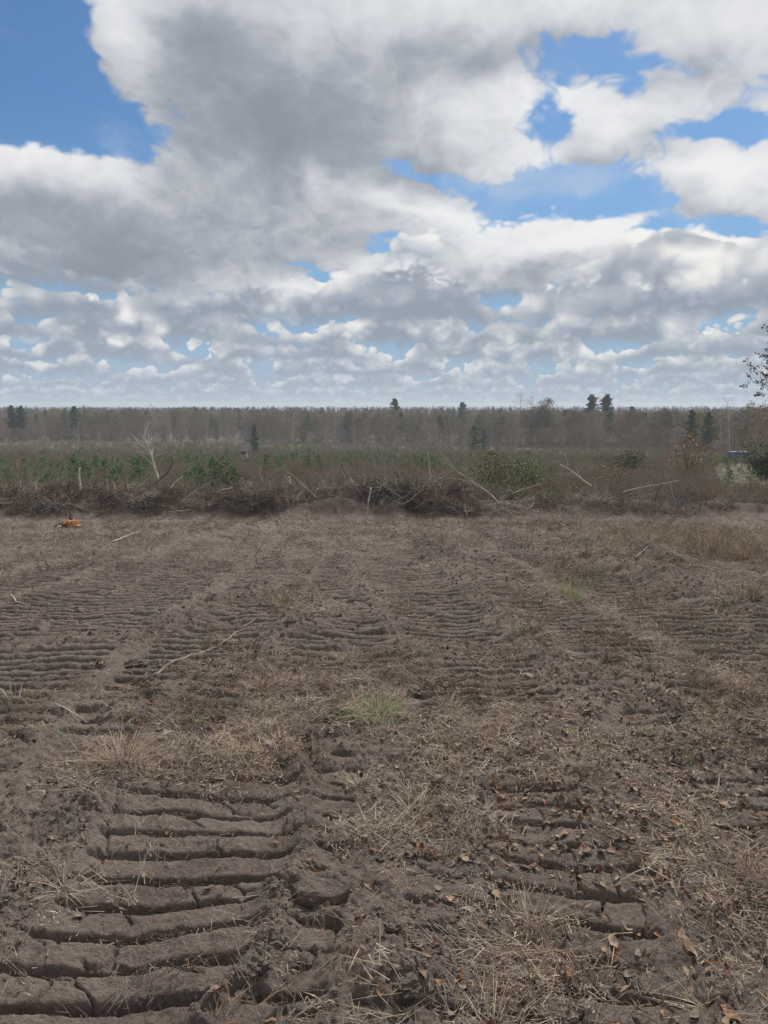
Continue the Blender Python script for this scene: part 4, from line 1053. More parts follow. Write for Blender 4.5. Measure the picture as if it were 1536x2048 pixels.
limb('pale_branch', [(248, 986), (265, 993), (281, 999)], 22.7, 22.7, .02, .014, M['bark_pale'], 'short pale branch below the dark curved log', 'branch', 0, 6)
limb('broken_snag', [(161, 982), (160, 965), (158, 950), (159, 936)], 24.6, 24.6, .04, .028, M['bark_pale'], 'broken upright snag on the bank at left', 'snag', 1, 7, .3)
limb('leaning_sapling', [(108, 1002), (112, 960), (122, 930), (138, 902)], 24.8, 25.3, .03, .02, M['bark_grey'], 'leaning grey sapling with dark tip at left', 'sapling', 5, 8, .4)
limb('bare_sapling', [(53, 1019), (50, 990), (40, 968), (32, 925)], 24.0, 24.5, .02, .008, M['bark_grey'], 'thin bare sapling near the left edge', 'sapling', 6, 9, .5)
limb('pale_branch', [(0, 1006), (14, 1007), (26, 1004)], 22.6, 22.6, .02, .012, M['bark_pale'], 'pale forked branch at the left frame edge', 'branch', 4, 10, .3)
limb('pale_branch', [(340, 978), (352, 962), (365, 953)], 24.4, 24.8, .02, .008, M['bark_pale'], 'curved pale branch right of the dark log', 'branch', 2, 11, .3)
limb('pale_branch', [(440, 981), (465, 975)], 23.4, 23.6, .02, .012, M['bark_pale'], 'short pale branch under the dark evergreen bush', 'branch', 0, 12)
limb('pale_branch', [(472, 1003), (492, 998), (508, 1012), (515, 1020)], 22.5, 22.6, .02, .01, M['bark_pale'], 'crooked pale branch with side twigs left of centre', 'branch', 6, 13, .4)
limb('pale_branch', [(532, 972), (522, 955), (517, 938)], 26, 26.2, .018, .007, M['bark_pale'], 'upright pale branch left of the light stump', 'branch', 3, 14, .4)
limb('broken_snag', [(580, 972), (579, 963), (578, 955)], 25.5, 25.5, .05, .045, M['leaf_tan'], 'short tan torn snag on the bank', 'snag', 2, 15, .3)
limb('dark_limb', [(805, 998), (785, 983), (765, 970), (752, 963)], 23.2, 23.6, .028, .02, M['bark_grey'], 'grey limb sloping down right behind the upright stick', 'branch', 4, 16, .4)
limb('dark_limb', [(746, 965), (752, 950), (760, 940)], 24.5, 24.8, .022, .008, M['bark_dark'], 'dark twiggy limb above the upright stick', 'branch', 4, 17, .4)
limb('dark_limb', [(800, 968), (795, 950), (788, 938)], 24.7, 24.9, .02, .008, M['bark_dark'], 'dark forked twig right of the upright stick', 'branch', 5, 18, .4)
limb('bare_sapling', [(861, 985), (860, 955), (858, 925), (857, 905)], 24.8, 25.0, .022, .01, M['bark_pale'], 'upright pale sapling at the left of the olive bush', 'sapling', 4, 19, .5)
limb('bent_sapling', [(1000, 1010), (985, 992), (958, 972), (925, 950), (905, 935), (880, 915)], 23.6, 24.8, .026, .006, M['bark_pale'], 'long bent sapling arching left over the olive bush', 'sapling', 16, 20, .8)
limb('bent_sapling', [(1004, 1012), (978, 985), (945, 965), (915, 958), (885, 955), (862, 953)], 23.5, 24.4, .024, .006, M['bark_pale'], 'lower bent sapling arching left before the olive bush', 'sapling', 14, 21, .7)
limb('bent_sapling', [(998, 1008), (970, 978), (942, 962), (920, 945)], 23.7, 24.6, .020, .006, M['bark_white'], 'short bent sapling between the two arching ones', 'sapling', 10, 22, .6)
limb('pale_branch', [(890, 1036), (880, 1015), (868, 1000), (850, 988)], 22.6, 22.9, .02, .007, M['bark_pale'], 'pale forked branch lying before the arching saplings', 'branch', 6, 23, .5)
limb('pale_branch', [(914, 1035), (900, 1018), (890, 1012)], 22.5, 22.6, .016, .01, M['bark_white'], 'small white branch at the foot of the bank right of centre', 'branch', 4, 24, .4)
limb('pale_branch', [(1025, 987), (1045, 978), (1085, 967)], 24.2, 24.6, .018, .007, M['bark_pale'], 'slim pale branch right of the arching saplings', 'branch', 3, 25, .4)
limb('leaning_sapling', [(1182, 972), (1160, 955), (1140, 940), (1122, 930)], 26.5, 27.5, .03, .012, M['bark_white'], 'white leaning sapling behind the low bank', 'sapling', 9, 26, .6)
limb('long_pole', [(1245, 985), (1275, 976), (1310, 970), (1357, 961)], 24.0, 24.8, .024, .012, M['bark_pale'], 'long pale pole lying over the brush at right', 'pole', 3, 27, .4)
limb('dark_limb', [(1215, 1010), (1235, 998), (1262, 988), (1300, 982)], 23.4, 23.9, .02, .01, M['bark_grey'], 'grey limb below the long pale pole', 'branch', 7, 28, .5)
limb('curved_root', [(1366, 1016), (1372, 1030), (1385, 1038), (1395, 1042)], 22.4, 22.0, .026, .012, M['bark_pale'], 'curved pale root at the foot of the right bank', 'root', 4, 29, .4)
limb('curved_root', [(1310, 1022), (1325, 1020), (1342, 1028), (1350, 1036)], 22.6, 22.2, .022, .010, M['leaf_tan'], 'tan bent root left of the curved pale root', 'root', 4, 30, .4)
limb('pale_branch', [(1414, 1046), (1440, 1044), (1475, 1046), (1508, 1045)], 21.6, 21.6, .018, .010, M['bark_white'], 'white horizontal branch lying at the right edge', 'branch', 3, 31, .25)
limb('pale_branch', [(1436, 1038), (1460, 1037), (1500, 1036)], 22.0, 22.0, .014, .008, M['bark_white'], 'thinner white branch behind the horizontal one', 'branch', 4, 32, .3)
limb('pale_branch', [(380, 1018), (360, 1022), (330, 1024)], 22.2, 22.2, .016, .010, M['bark_pale'], 'pale stick lying flat at the foot of the left bank', 'branch', 2, 33, .3)
print('bank', round(time.time()-T0, 1))

# ------------------------------------------------------------------ plants beyond the bank
def bush(w, h, nleaf, lsz, m, seed, stems=14, m2=None):
    """returns (leaf mesh, stem mesh), unit metres"""
    rs = random.Random(seed); st = MB(); lf = MB(); tips = []
    for k in range(stems):
        a = rs.uniform(0, 6.28); q = rs.random()*.25*w; lean = rs.uniform(.0, .9)
        pts, rad, d = crooked((q*math.cos(a), q*math.sin(a), 0), (math.cos(a)*lean*w/h, math.sin(a)*lean*w/h, 1), h*rs.uniform(.6, 1.05), .012*h, 6, .15, rs)
        st.tube(pts, rad, 4, cap=False); tips += pts[2:]
        for j in range(4):
            i = rs.randrange(2, 6); p2, r2, _ = crooked(pts[i], (rs.gauss(0, 1), rs.gauss(0, 1), rs.gauss(.4, .5)), h*.3, .006*h, 3, .2, rs); st.tube(p2, r2, 3, cap=False); tips += p2[1:]
    rs2 = rnd
    for k in range(nleaf):
        c = rs.choice(tips); s = .10*h
        lf.tri(c+Vector((rs.gauss(0, s), rs.gauss(0, s), rs.gauss(0, s))), lsz*rs.uniform(.6, 1.4))
    return lf.mesh('foliage', m), st.mesh('stems', M['bark_grey'])
def put_bush(name, px, py, d, w, h, m, lab, nleaf=2500, lsz=.06, seed=1, cat='bush', base_px=None):
    p = at(px, py, d); z = hz1(p.x, p.y)
    root = bpy.data.objects.new(name, None); COL.objects.link(root); root.location = (p.x, p.y, z-.05); tag(root, lab, cat)
    lf, st = bush(w, h, nleaf, lsz, m, seed); ob('foliage', lf, root); ob('stem', st, root)
    return root
put_bush('olive_bush', 900, 960, 26.6, 1.7, 1.75, M['shrub_olive'], 'loose yellow green bush behind the arching saplings', 1900, .042, 1)
put_bush('olive_bush', 985, 965, 27.5, 1.7, 1.60, M['shrub_olive'], 'wider olive bush right of the yellow green one', 1900, .045, 2)
put_bush('evergreen_bush', 455, 950, 27.0, .95, 1.75, M['shrub_green'], 'dark evergreen bush behind the bank left of centre', 3800, .05, 3)
put_bush('olive_bush', 1010, 940, 36, 2.2, 2.3, M['shrub_olive'], 'grey green bush farther back right of the olive bush', 2600, .08, 4)
put_bush('young_evergreen', 1060, 945, 38, 1.2, 1.9, M['pine_young'], 'bright green young evergreen right of the olive bushes', 2500, .08, 5)
put_bush('orange_sapling', 1233, 945, 40, .7, 2.1, M['crown_yellow'], 'small sapling with orange leaves in the brown weeds', 160, .10, 6, 'sapling')
put_bush('yellow_sapling', 1385, 915, 62, 1.9, 4.0, M['crown_yellow'], 'taller sapling with orange yellow leaves left of the blue trailer', 420, .17, 7, 'sapling')
put_bush('evergreen_bush', 1250, 930, 70, 3.0, 2.6, M['shrub_green'], 'low green bush in front of the right woods', 2200, .12, 8)
put_bush('evergreen_bush', 1528, 930, 60, 1.7, 3.0, M['shrub_green'], 'dark green bush at the right edge beside the trailer', 3200, .12, 9)
put_bush('yellow_sapling', 985, 900, 95, 1.8, 3.2, M['crown_yellow'], 'sparse sapling with yellow leaves above the olive bush', 120, .2, 10, 'sapling')

def weed(n, w, h, m, fuzz, seed, fs=.05):
    rs = random.Random(seed); mb = MB()
    for k in range(n):
        a = rs.uniform(0, 6.28); q = w*math.sqrt(rs.random()); hh = h*rs.uniform(.55, 1.1)
        pts, rad, d = crooked((q*math.cos(a), q*math.sin(a), 0), (rs.gauss(0, .16), rs.gauss(0, .16), 1), hh, .006, 3, .09, rs)
        mb.tube(pts, rad, 3, cap=False)
        for j in range(fuzz):
            i = rs.randrange(1, 4); mb.tri(pts[i]+Vector((rs.gauss(0, .06), rs.gauss(0, .06), rs.gauss(0, .12))), fs*rs.uniform(.5, 1.5))
    return mb.mesh('w', m)
def do_weeds():
    pr = [weed(46, .6, 1.2, M['weed_red'], 9, 1), weed(46, .6, 1.3, M['weed_grey'], 5, 2), weed(40, .6, 1.0, M['weed_olive'], 11, 3, .05), weed(50, .7, .8, M['meadow'], 4, 4), weed(40, .6, 1.5, M['weed_grey'], 2, 5), weed(44, .65, 1.1, M['weed_red'], 12, 6, .06)]
    n = 21000
    a = np.deg2rad(rng.uniform(-32, 32, n)); r = 25.8*(370/25.8)**(rng.random(n)**.85)
    x = r*np.sin(a); y = r*np.cos(a)
    ok = y > 25.7; x, y, r = x[ok], y[ok], r[ok]
    u, v = project(x, y, base(x, y))
    grassy = sstep(1405, 1450, u)*sstep(34, 40, y)*sstep(140, 90, y)
    green = sstep(.05, .35, fbm(x/22., y/22., 3, 151))*sstep(60, 90, y)
    red = sstep(-.25, .3, fbm(x/9., y/9., 3, 152))
    pick = rng.random(len(x)); idx = np.where(pick < .32*red+.15, np.where(rng.random(len(x)) < .5, 0, 5), np.where(pick < .85, np.where(rng.random(len(x)) < .6, 1, 4), 2))
    idx = np.where((rng.random(len(x)) < green), 2, idx)
    # olive weeds near the olive bushes, plus on left grey
    nearol = np.exp(-((u-990)/170)**2)*sstep(60, 45, y); idx = np.where(rng.random(len(x)) < nearol*.6, 2, idx)
    idx = np.where(grassy > .5, np.where(rng.random(len(x)) < .2, 3, np.where(rng.random(len(x)) < .6, 2, 1)), idx)
    s = rng.uniform(.45, 1.0, len(x))*(1+.0065*r)
    s = s*np.where(y < 34, .50, .62)*np.where(grassy > .5, .38, 1)
    left = (u < 620) & (y < 60); s = s*np.where(left, .75, 1)
    keep = rng.random(len(x)) < np.where(left, .35, .8)
    x, y, s, idx = x[keep], y[keep], s[keep], idx[keep]
    z = height(x, y)-.03
    scatter('dead_weeds', pr, np.stack([x, y, z], -1), np.stack([rng.normal(0, .06, len(x)), rng.normal(0, .06, len(x)), rng.uniform(0, 6.28, len(x))], -1), s, idx, 'dead brown and olive weeds covering the clearing behind the bank')
do_weeds()

def young_pine(seed, h=2.0):
    rs = random.Random(seed); tr = MB(); nd = MB()
    tr.tube([(0, 0, 0), (0.01, 0, h*.5), (0, .01, h*.97)], [.03, .02, .006], 5)
    nw = 9
    for w in range(nw):
        z = h*(.12+.85*w/nw); Lb = h*.34*(1-w/nw)**.75+.08
        for b in range(6):
            a = rs.uniform(0, 6.28); d = Vector((math.cos(a), math.sin(a), rs.uniform(.2, .7))).normalized()
            p0 = Vector((0, 0, z)); p1 = p0+d*Lb
            tr.tube([p0, p1], [.008, .003], 3, cap=False)
            for t in (.35, .55, .75, .95):
                c = p0.lerp(p1, t)
                for q in range(11):
                    nd.blade(c, (d+Vector((rs.gauss(0, .7), rs.gauss(0, .7), rs.gauss(.3, .6)))), h*.085, h*.011, .1, 1)
    return nd.mesh('needles', M['pine_young']), tr.mesh('trunk', M['bark_brown'])
YP = [young_pine(k) for k in range(4)]
CLEAR_MARKS = [('the bleached dead tree', 300, 915), ('the raised hunting blind', 488, 905), ('the dark evergreen bush', 455, 950), ('the yellow green bush', 900, 945), ('the bright green young evergreen', 1060, 945),
               ('the leaning grey sapling', 120, 950), ('the dark bushy pine', 950, 885), ('the blue trailer', 1478, 915), ('the orange leaved sapling', 1233, 945), ('the upright stick', 738, 1000), ('the left frame edge', 0, 920)]
def do_young_pines():
    n = 7000
    a = np.deg2rad(rng.uniform(-28, 28, n)); r = 48*(320/48)**(rng.random(n)**.75)
    x = r*np.sin(a); y = r*np.cos(a); u, v = project(x, y, base(x, y))
    dens = np.where(u < 480, .9, np.where(u < 880, .95, .14))
    dens = dens*np.where((u > 470) & (y < 85), .12, 1)*np.where(y < 58, .4, 1)
    patch = sstep(-.02, .22, fbm(x/9., y/13., 3, 160)+.06)
    blind = (np.abs(u-488) < 22) & (y < 135)
    k = (rng.random(n) < dens*patch) & ~blind & (u > -60) & (u < 1600)
    x, y, u, v, r = x[k], y[k], u[k], v[k], r[k]
    z = height(x, y); s = rng.uniform(.28, .70, len(x))+.35*(rng.random(len(x)) < .12)
    order = np.argsort(-s/r); nthing = 300
    vis = [i for i in order if -5 < u[i] < 1541][:nthing]; rest = np.setdiff1d(np.arange(len(x)), vis)
    items = []
    lf, tr = YP[0]
    for c, i in enumerate(vis):
        lf, tr = YP[c % 4]
        root = bpy.data.objects.new('young_pine', None); COL.objects.link(root)
        root.location = (x[i], y[i], z[i]-.03); root.rotation_euler = (0, 0, rnd.uniform(0, 6.28)); root.scale = (s[i]*1.1, s[i]*1.1, s[i])
        ob('needles', lf, root); ob('trunk', tr, root)
        tag(root, None, 'tree', 'young pines planted in the clearing')
        items.append((root, ('small young pine' if s[i] < .62 else 'taller young pine'), u[i], v[i]))
    label_all(items, CLEAR_MARKS)
    # one mesh per piece for the rest
    pr = []
    for lf, tr in YP:
        mb = MB(); off = 0
        for me, mi in ((lf, 0), (tr, 1)):
            o = len(mb.v); mb.v += [v.co.copy() for v in me.vertices]
            for p in me.polygons: mb.f.append(tuple(o+q for q in p.vertices)); mb.mi.append(mi)
        pr.append(mb.mesh('yp', [M['pine_young'], M['bark_brown']]))
    m = len(rest)
    if m: scatter('pine_plantation', pr, np.stack([x[rest], y[rest], z[rest]], -1), np.stack([np.zeros(m), np.zeros(m), rng.uniform(0, 6.28, m)], -1), s[rest], rng.integers(0, 4, m), 'farther young pines that merge into a green band below the woods')
    print('pines', len(vis), m)
do_young_pines()

# ------------------------------------------------------------------ the woods
def grow(mb, p, d, Lg, r, depth, rs, tips, spread=.6, up=.25, nsub=4, sides=3):
    n = 5
    pts = [Vector(p)]; rad = [r]; d = Vector(d).normalized()
    for i in range(n):
        d = (d+Vector((rs.gauss(0, .12), rs.gauss(0, .12), rs.gauss(up*.25, .08)))).normalized()
        pts.append(pts[-1]+d*(Lg/n)); rad.append(max(r*(1-.75*(i+1)/n), .006))
    mb.tube(pts, rad, sides, cap=False)
    if depth == 0: tips += pts[2:]; return
    for k in range(nsub):
        i = rs.randrange(1, n+1); e = (d*.5+Vector((rs.gauss(0, spread), rs.gauss(0, spread), rs.gauss(up, spread*.7)))).normalized()
        grow(mb, pts[i], e, Lg*rs.uniform(.4, .68), rad[i]*.6, depth-1, rs, tips, spread, up, nsub, sides)
def bare_tree(seed, h, leaves=0, lm='crown_olive', lsz=.25, crown=.30, pale=False, nbr=13):
    rs = random.Random(seed); tr = MB(); cr = MB(); tips = []
    r0 = h*.0105; pts = [Vector((0, 0, -.5))]; d = Vector((rs.gauss(0, .03), rs.gauss(0, .03), 1))
    for i in range(9):
        d = (d+Vector((rs.gauss(0, .035), rs.gauss(0, .035), .05))).normalized(); pts.append(pts[-1]+d*((h*.88+.5)/9))
    tr.tube(pts, [r0*(1-.85*i/9) for i in range(10)], 6)
    for k in range(nbr):
        t = crown+(1-crown)*(k+rs.random())/nbr; q = t*9; i = min(int(q), 8); p = pts[i].lerp(pts[i+1], q-i)
        a = rs.uniform(0, 6.28); Lg = h*.30*(1.15-t)+.8
        grow(cr, p, (math.cos(a), math.sin(a), rs.uniform(.4, 1.1)), Lg, r0*.42*(1.2-t), 2, rs, tips, .6, .3, 4)
    for k in range(int(nbr*.6)):
        t = rs.uniform(.12, crown); q = t*9; i = min(int(q), 8); p = pts[i].lerp(pts[i+1], q-i); a = rs.uniform(0, 6.28)
        grow(cr, p, (math.cos(a), math.sin(a), rs.uniform(.1, .7)), h*.10, r0*.2, 1, rs, tips, .6, .2, 3)
    res = [('trunk', tr.mesh('trunk', M['bark_white'] if pale else M['bark_grey'])), ('crown', cr.mesh('crown', M['twig_tree'] if not pale else M['bark_pale']))]
    if leaves:
        lf = MB(); low = [p for p in tips]
        for k in range(leaves):
            c = rs.choice(low); lf.tri(c+Vector((rs.gauss(0, .45), rs.gauss(0, .45), rs.gauss(0, .4))), lsz*rs.uniform(.5, 1.5))
        res.append(('foliage', lf.mesh('foliage', M[lm])))
    return res
def pine_tree(seed, h, crown=.45, full=1.0):
    rs = random.Random(seed); tr = MB(); nd = MB()
    tr.tube([(0, 0, -.5), (.1*rs.gauss(0, 1), .1, h*.5), (0, 0, h*.97)], [h*.012, h*.009, h*.002], 6)
    nw = 16
    for w in range(nw):
        t = w/(nw-1); z = h*(crown+(1-crown)*t)
        Lb = h*.17*full*math.sin(math.pi*(.25+.72*t))**.7*rs.uniform(.7, 1.15)
        for b in range(5):
            a = rs.uniform(0, 6.28); d = Vector((math.cos(a), math.sin(a), rs.uniform(-.05, .55))).normalized()
            p0 = Vector((0, 0, z+rs.gauss(0, h*.01))); p1 = p0+d*Lb*rs.uniform(.6, 1.15)
            tr.tube([p0, p1], [h*.003, h*.001], 3, cap=False)
            for q in range(17):
                c = p0.lerp(p1, rs.uniform(.15, 1.02))+Vector((rs.gauss(0, h*.018), rs.gauss(0, h*.018), rs.gauss(0, h*.012)))
                nd.tri(c, h*.040*rs.uniform(.6, 1.4), 0, .3)
    return [('trunk', tr.mesh('trunk', M['bark_brown'])), ('needles', nd.mesh('needles', M['pine']))]
TREES = []   # (parts, description)
for k in range(4): TREES.append((bare_tree(10+k, 17, 260, 'weed_grey', .22, nbr=17), 'bare grey hardwood tree'))
for k in range(3): TREES.append((bare_tree(20+k, 15, 1500, 'crown_brown', .30, .14, nbr=16), 'brown leaved hardwood tree'))
for k in range(3): TREES.append((bare_tree(30+k, 15.5, 1700, 'crown_olive', .30, .14, nbr=16), 'olive leaved hardwood tree'))
for k in range(2): TREES.append((bare_tree(40+k, 16, 0, crown=.45, pale=True, nbr=9), 'pale barked bare tree'))
for k in range(3): TREES.append((pine_tree(50+k, 17), 'dark green pine'))
TREES.append((bare_tree(61, 9, 700, 'crown_brown', .22, .15, nbr=15), 'low brown leaved tree'))
TREES.append((bare_tree(62, 8, 0, nbr=15, crown=.12), 'low bare grey tree'))
def joined(parts):
    mb = MB(); mats = []
    for k, (nm, me) in enumerate(parts):
        o = len(mb.v); mb.v += [v.co.copy() for v in me.vertices]; mats.append(me.materials[0])
        for p in me.polygons: mb.f.append(tuple(o+q for q in p.vertices)); mb.mi.append(k)
    return mb.mesh('tree', mats)
def plant(idx, x, y, s, name=None, rz=None):
    parts, desc = TREES[idx]; nm = name or ('pine_tree' if 'pine' in desc else 'forest_tree')
    z = float(base(np.array([x]), np.array([y]))[0])
    root = bpy.data.objects.new(nm, None); COL.objects.link(root); root.location = (x, y, z-.3)
    root.rotation_euler = (0, 0, rnd.uniform(0, 6.28) if rz is None else rz); root.scale = (s, s, s) if not hasattr(s, '__len__') else s
    for pn, me in parts: ob(pn, me, root)
    return root, desc
WOOD_MARKS = [('the raised hunting blind', 488, 880), ('the forked pale tree', 152, 850), ('the lone dark pine', 508, 870), ('the dark bushy pine', 950, 870), ('the skyline pine pair', 1200, 850),
              ('the tall white barked tree', 1467, 850), ('the blue trailer', 1478, 905), ('the olive bushes', 940, 930), ('the left frame edge', 0, 850), ('the centre of the woods', 740, 860), ('the tall skyline trees', 1060, 840), ('the paired dark pines', 1395, 860), ('the bleached dead tree', 300, 880)]
def woods():
    n = 2300
    px = rng.uniform(-90, 1626, n); dep = rng.random(n)**1.35
    edge = np.interp(px, [-100, 300, 600, 900, 1100, 1300, 1450, 1640], [375, 365, 355, 320, 275, 250, 215, 185])+12*gn(px/60., px*0, 170)
    y = edge+dep*np.interp(px, [0, 1536], [260, 260])
    x = (px-768)/FPX*(y*cp+16*sp)
    kp = np.array([.085, .08, .08, .075, .075, .075, .07, .10, .10, .09, .03, .03, .018, .018, .018, .08, .05]); kinds = rng.choice(len(TREES), n, p=kp/kp.sum())
    pat = gn(px/38., y/30., 175); bare_ = (pat > .12) & (rng.random(n) < .6); leafy = (pat < -.05) & (rng.random(n) < .65)
    kinds = np.where(bare_ & (kinds > 3) & (kinds < 10), rng.integers(0, 4, n), kinds)
    pat2 = gn(px/55., y/30., 176)
    kinds = np.where(leafy & (kinds < 4), np.where(pat2 > 0, rng.integers(4, 7, n), rng.integers(7, 10, n)), kinds)
    low = dep < .03
    kinds = np.where(low, np.where(rng.random(n) < .5, 15, 16), kinds)
    s = rng.uniform(.82, 1.12, n)
    # keep the crowns at the height of the skyline seen in the photograph
    z = base(x, y)
    hgt = np.array([17, 17, 17, 17, 15, 15, 15, 15.5, 15.5, 15.5, 16, 16, 17, 17, 17, 9, 8.])[kinds]
    cap = (CAM_H-.4+.0*y-z+.3)/hgt*rng.choice([.74, .86, .95, 1.0, 1.10, 1.24], n, p=[.17, .25, .24, .19, .10, .05])*rng.uniform(.95, 1.04, n)*(1+.09*gn(px/45., px*0, 171)+.06*gn(px/14., px*0, 172))
    right = px > 950
    s = np.minimum(s*np.where(right, .95, 1.0), cap); s = np.where((kinds > 11) & (kinds < 15), s*.90, s)
    front = np.argsort(y/s/hgt*17)[:]
    inview = (px > -12) & (px < 1548)
    order = [i for i in np.argsort(y-edge) if inview[i]]
    vis = order[:290]; rest = np.setdiff1d(np.arange(n), vis)
    items = []
    for i in vis:
        root, desc = plant(int(kinds[i]), float(x[i]), float(y[i]), float(s[i]))
        tag(root, None, 'tree', 'trees along the edge of the woods')
        items.append((root, desc, px[i], 870))
    label_all(items, WOOD_MARKS)
    pr = [joined(p) for p, _ in TREES]
    # more trees filling the depth of the woods and ridges of pine far away
    n2 = 2600; px2 = rng.uniform(-120, 1656, n2); y2 = 600*(3000/600)**rng.random(n2); x2 = (px2-768)/FPX*y2
    k2 = rng.choice([12, 13, 14, 0, 4, 7], n2, p=[.27, .26, .25, .08, .07, .07]); s2 = rng.uniform(.72, .94, n2)*(1+.07*gn(px2/70., px2*0, 173)+.03*gn(px2/18., px2*0, 174))
    X = np.concatenate([x[rest], x2]); Y = np.concatenate([y[rest], y2]); S = np.concatenate([s[rest], s2]); K = np.concatenate([kinds[rest], k2])
    Z = base(X, Y)-.3; m = len(X)
    scatter('woodland', pr, np.stack([X, Y, Z], -1), np.stack([np.zeros(m), np.zeros(m), rng.uniform(0, 6.28, m)], -1), S, K, 'deep mixed woodland behind the edge trees out to the horizon')
woods()

def special_trees():
    def sp(idx, px, ytop, d, name, lab, cat='tree', wide=1.0, own=None):
        if own is not None: TREES.append((own, lab)); idx = len(TREES)-1
        hgt = max(v.co.z for _, me in TREES[idx][0] for v in me.vertices)
        x = at(px, ytop, d).x; top = at(px, ytop, d).z; z = float(base(np.array([x]), np.array([d]))[0])
        s = (top-z+.3)/hgt
        root, _ = plant(idx, x, d, (s*wide, s*wide, s), name); tag(root, lab, cat); return root
    sp(0, 508, 849, 190, 'pine_tree', 'lone dark pine standing in the clearing left of centre', own=pine_tree(71, 8, .12, 1.25))
    sp(0, 948, 849, 235, 'pine_tree', 'dark bushy pine in front of the woods right of centre', own=pine_tree(72, 9, .1, 1.5), wide=1.35)
    sp(0, 968, 858, 232, 'pine_tree', 'second dark bushy pine touching the first right of centre', own=pine_tree(73, 9, .1, 1.4), wide=1.1)
    sp(0, 1385, 818, 205, 'pine_tree', 'left one of the paired dark pines left of the white tree', own=pine_tree(74, 15, .3, 1.1))
    sp(0, 1418, 822, 203, 'pine_tree', 'right one of the paired dark pines left of the white tree', own=pine_tree(75, 15, .3, 1.1))
    sp(12, 1184, 787, 330, 'pine_tree', 'left pine of the pair standing above the skyline'); sp(13, 1214, 787, 330, 'pine_tree', 'right pine of the pair standing above the skyline')
    sp(14, 790, 796, 420, 'pine_tree', 'single slim pine poking above the skyline at centre'); sp(12, 925, 803, 430, 'pine_tree', 'low pine top on the skyline right of centre')
    sp(1, 1043, 774, 300, 'bare_tree', 'tallest twiggy tree on the skyline right of centre'); sp(2, 1062, 786, 300, 'bare_tree', 'twiggy skyline tree right of the tallest one'); sp(6, 1082, 792, 300, 'bare_tree', 'leafy skyline tree right of the twiggy pair')
    sp(7, 1092, 794, 305, 'bare_tree', 'rightmost leafy tree of the skyline cluster')
    sp(3, 298, 804, 385, 'bare_tree', 'broad bare tree above the skyline over the bleached tree'); sp(0, 405, 808, 385, 'bare_tree', 'bare crown above the skyline left of the blind')
    sp(12, 22, 809, 350, 'pine_tree', 'dark round pine on the skyline at the left edge'); sp(13, 40, 810, 352, 'pine_tree', 'second round pine on the skyline near the left edge'); sp(14, 147, 811, 360, 'pine_tree', 'pine top above the forked pale tree')
    sp(0, 1467, 788, 150, 'white_barked_tree', 'tall slim white barked bare tree near the blue trailer', own=bare_tree(81, 15, 0, crown=.68, pale=True, nbr=9))
    sp(0, 152, 832, 200, 'pale_dead_tree', 'forked pale dead tree before the woods at left', own=bare_tree(82, 12, 0, crown=.5, pale=True, nbr=5))
    sp(0, 177, 868, 190, 'pale_dead_tree', 'small pale dead tree right of the forked one', own=bare_tree(83, 7, 0, crown=.6, pale=True, nbr=3))
    sp(0, 709, 840, 300, 'pale_dead_tree', 'slim pale trunk before the woods at centre', own=bare_tree(84, 12, 0, crown=.75, pale=True, nbr=4))
    sp(0, 1228, 868, 110, 'bare_tree', 'small bare forked tree in front of the right woods', own=bare_tree(85, 8, 0, crown=.3, nbr=10)); sp(0, 1032, 850, 170, 'pale_dead_tree', 'slim leaning pale trunk behind the olive bushes', own=bare_tree(86, 9, 0, crown=.7, pale=True, nbr=4))
    sp(15, 1520, 806, 105, 'hardwood_tree', 'brown leaved tree at the right edge below the oak branches'); sp(4, 1540, 800, 110, 'hardwood_tree', 'taller brown leaved tree cut by the right edge')
    sp(9, 1500, 828, 125, 'hardwood_tree', 'olive leaved tree right of the white barked tree')
    # oak whose branches enter at the right edge
    rs = random.Random(90); tr = MB(); cr = MB(); lf = MB(); tips = []
    h = 12.5; tr.tube([(0, 0, -.3), (.1, 0, 2), (.05, .1, 4.5), (.2, 0, 7), (.1, 0, 9.5)], [.34, .27, .22, .14, .05], 9)
    for k in range(30):
        a = rs.uniform(0, 6.28); z = rs.uniform(3.8, 9.2)
        if k < 10: a = math.pi+rs.gauss(0, .5); z = rs.uniform(5.2, 8.2)
        grow(cr, (.1, 0, z), (math.cos(a), math.sin(a), rs.uniform(.05, .5)), 3.6*(1.2-z/14), .085, 2, rs, tips, .55, .12, 7)
    for k in range(13000):
        c = rs.choice(tips); lf.tri(c+Vector((rs.gauss(0, .06), rs.gauss(0, .06), rs.gauss(0, .06))), .125*rs.uniform(.6, 1.5))
    p = at(1490, 720, 46); x = p.x+4.7; z = float(base(np.array([x]), np.array([46.]))[0])
    root = bpy.data.objects.new('oak_tree', None); COL.objects.link(root); root.location = (x, 46, z)
    tag(root, 'oak with russet leaves whose branches reach in at the right edge', 'tree')
    ob('trunk', tr.mesh('trunk', M['bark_grey'], True), root); ob('crown', cr.mesh('crown', M['bark_dark']), root); ob('foliage', lf.mesh('foliage', M['crown_russet']), root)
special_trees()

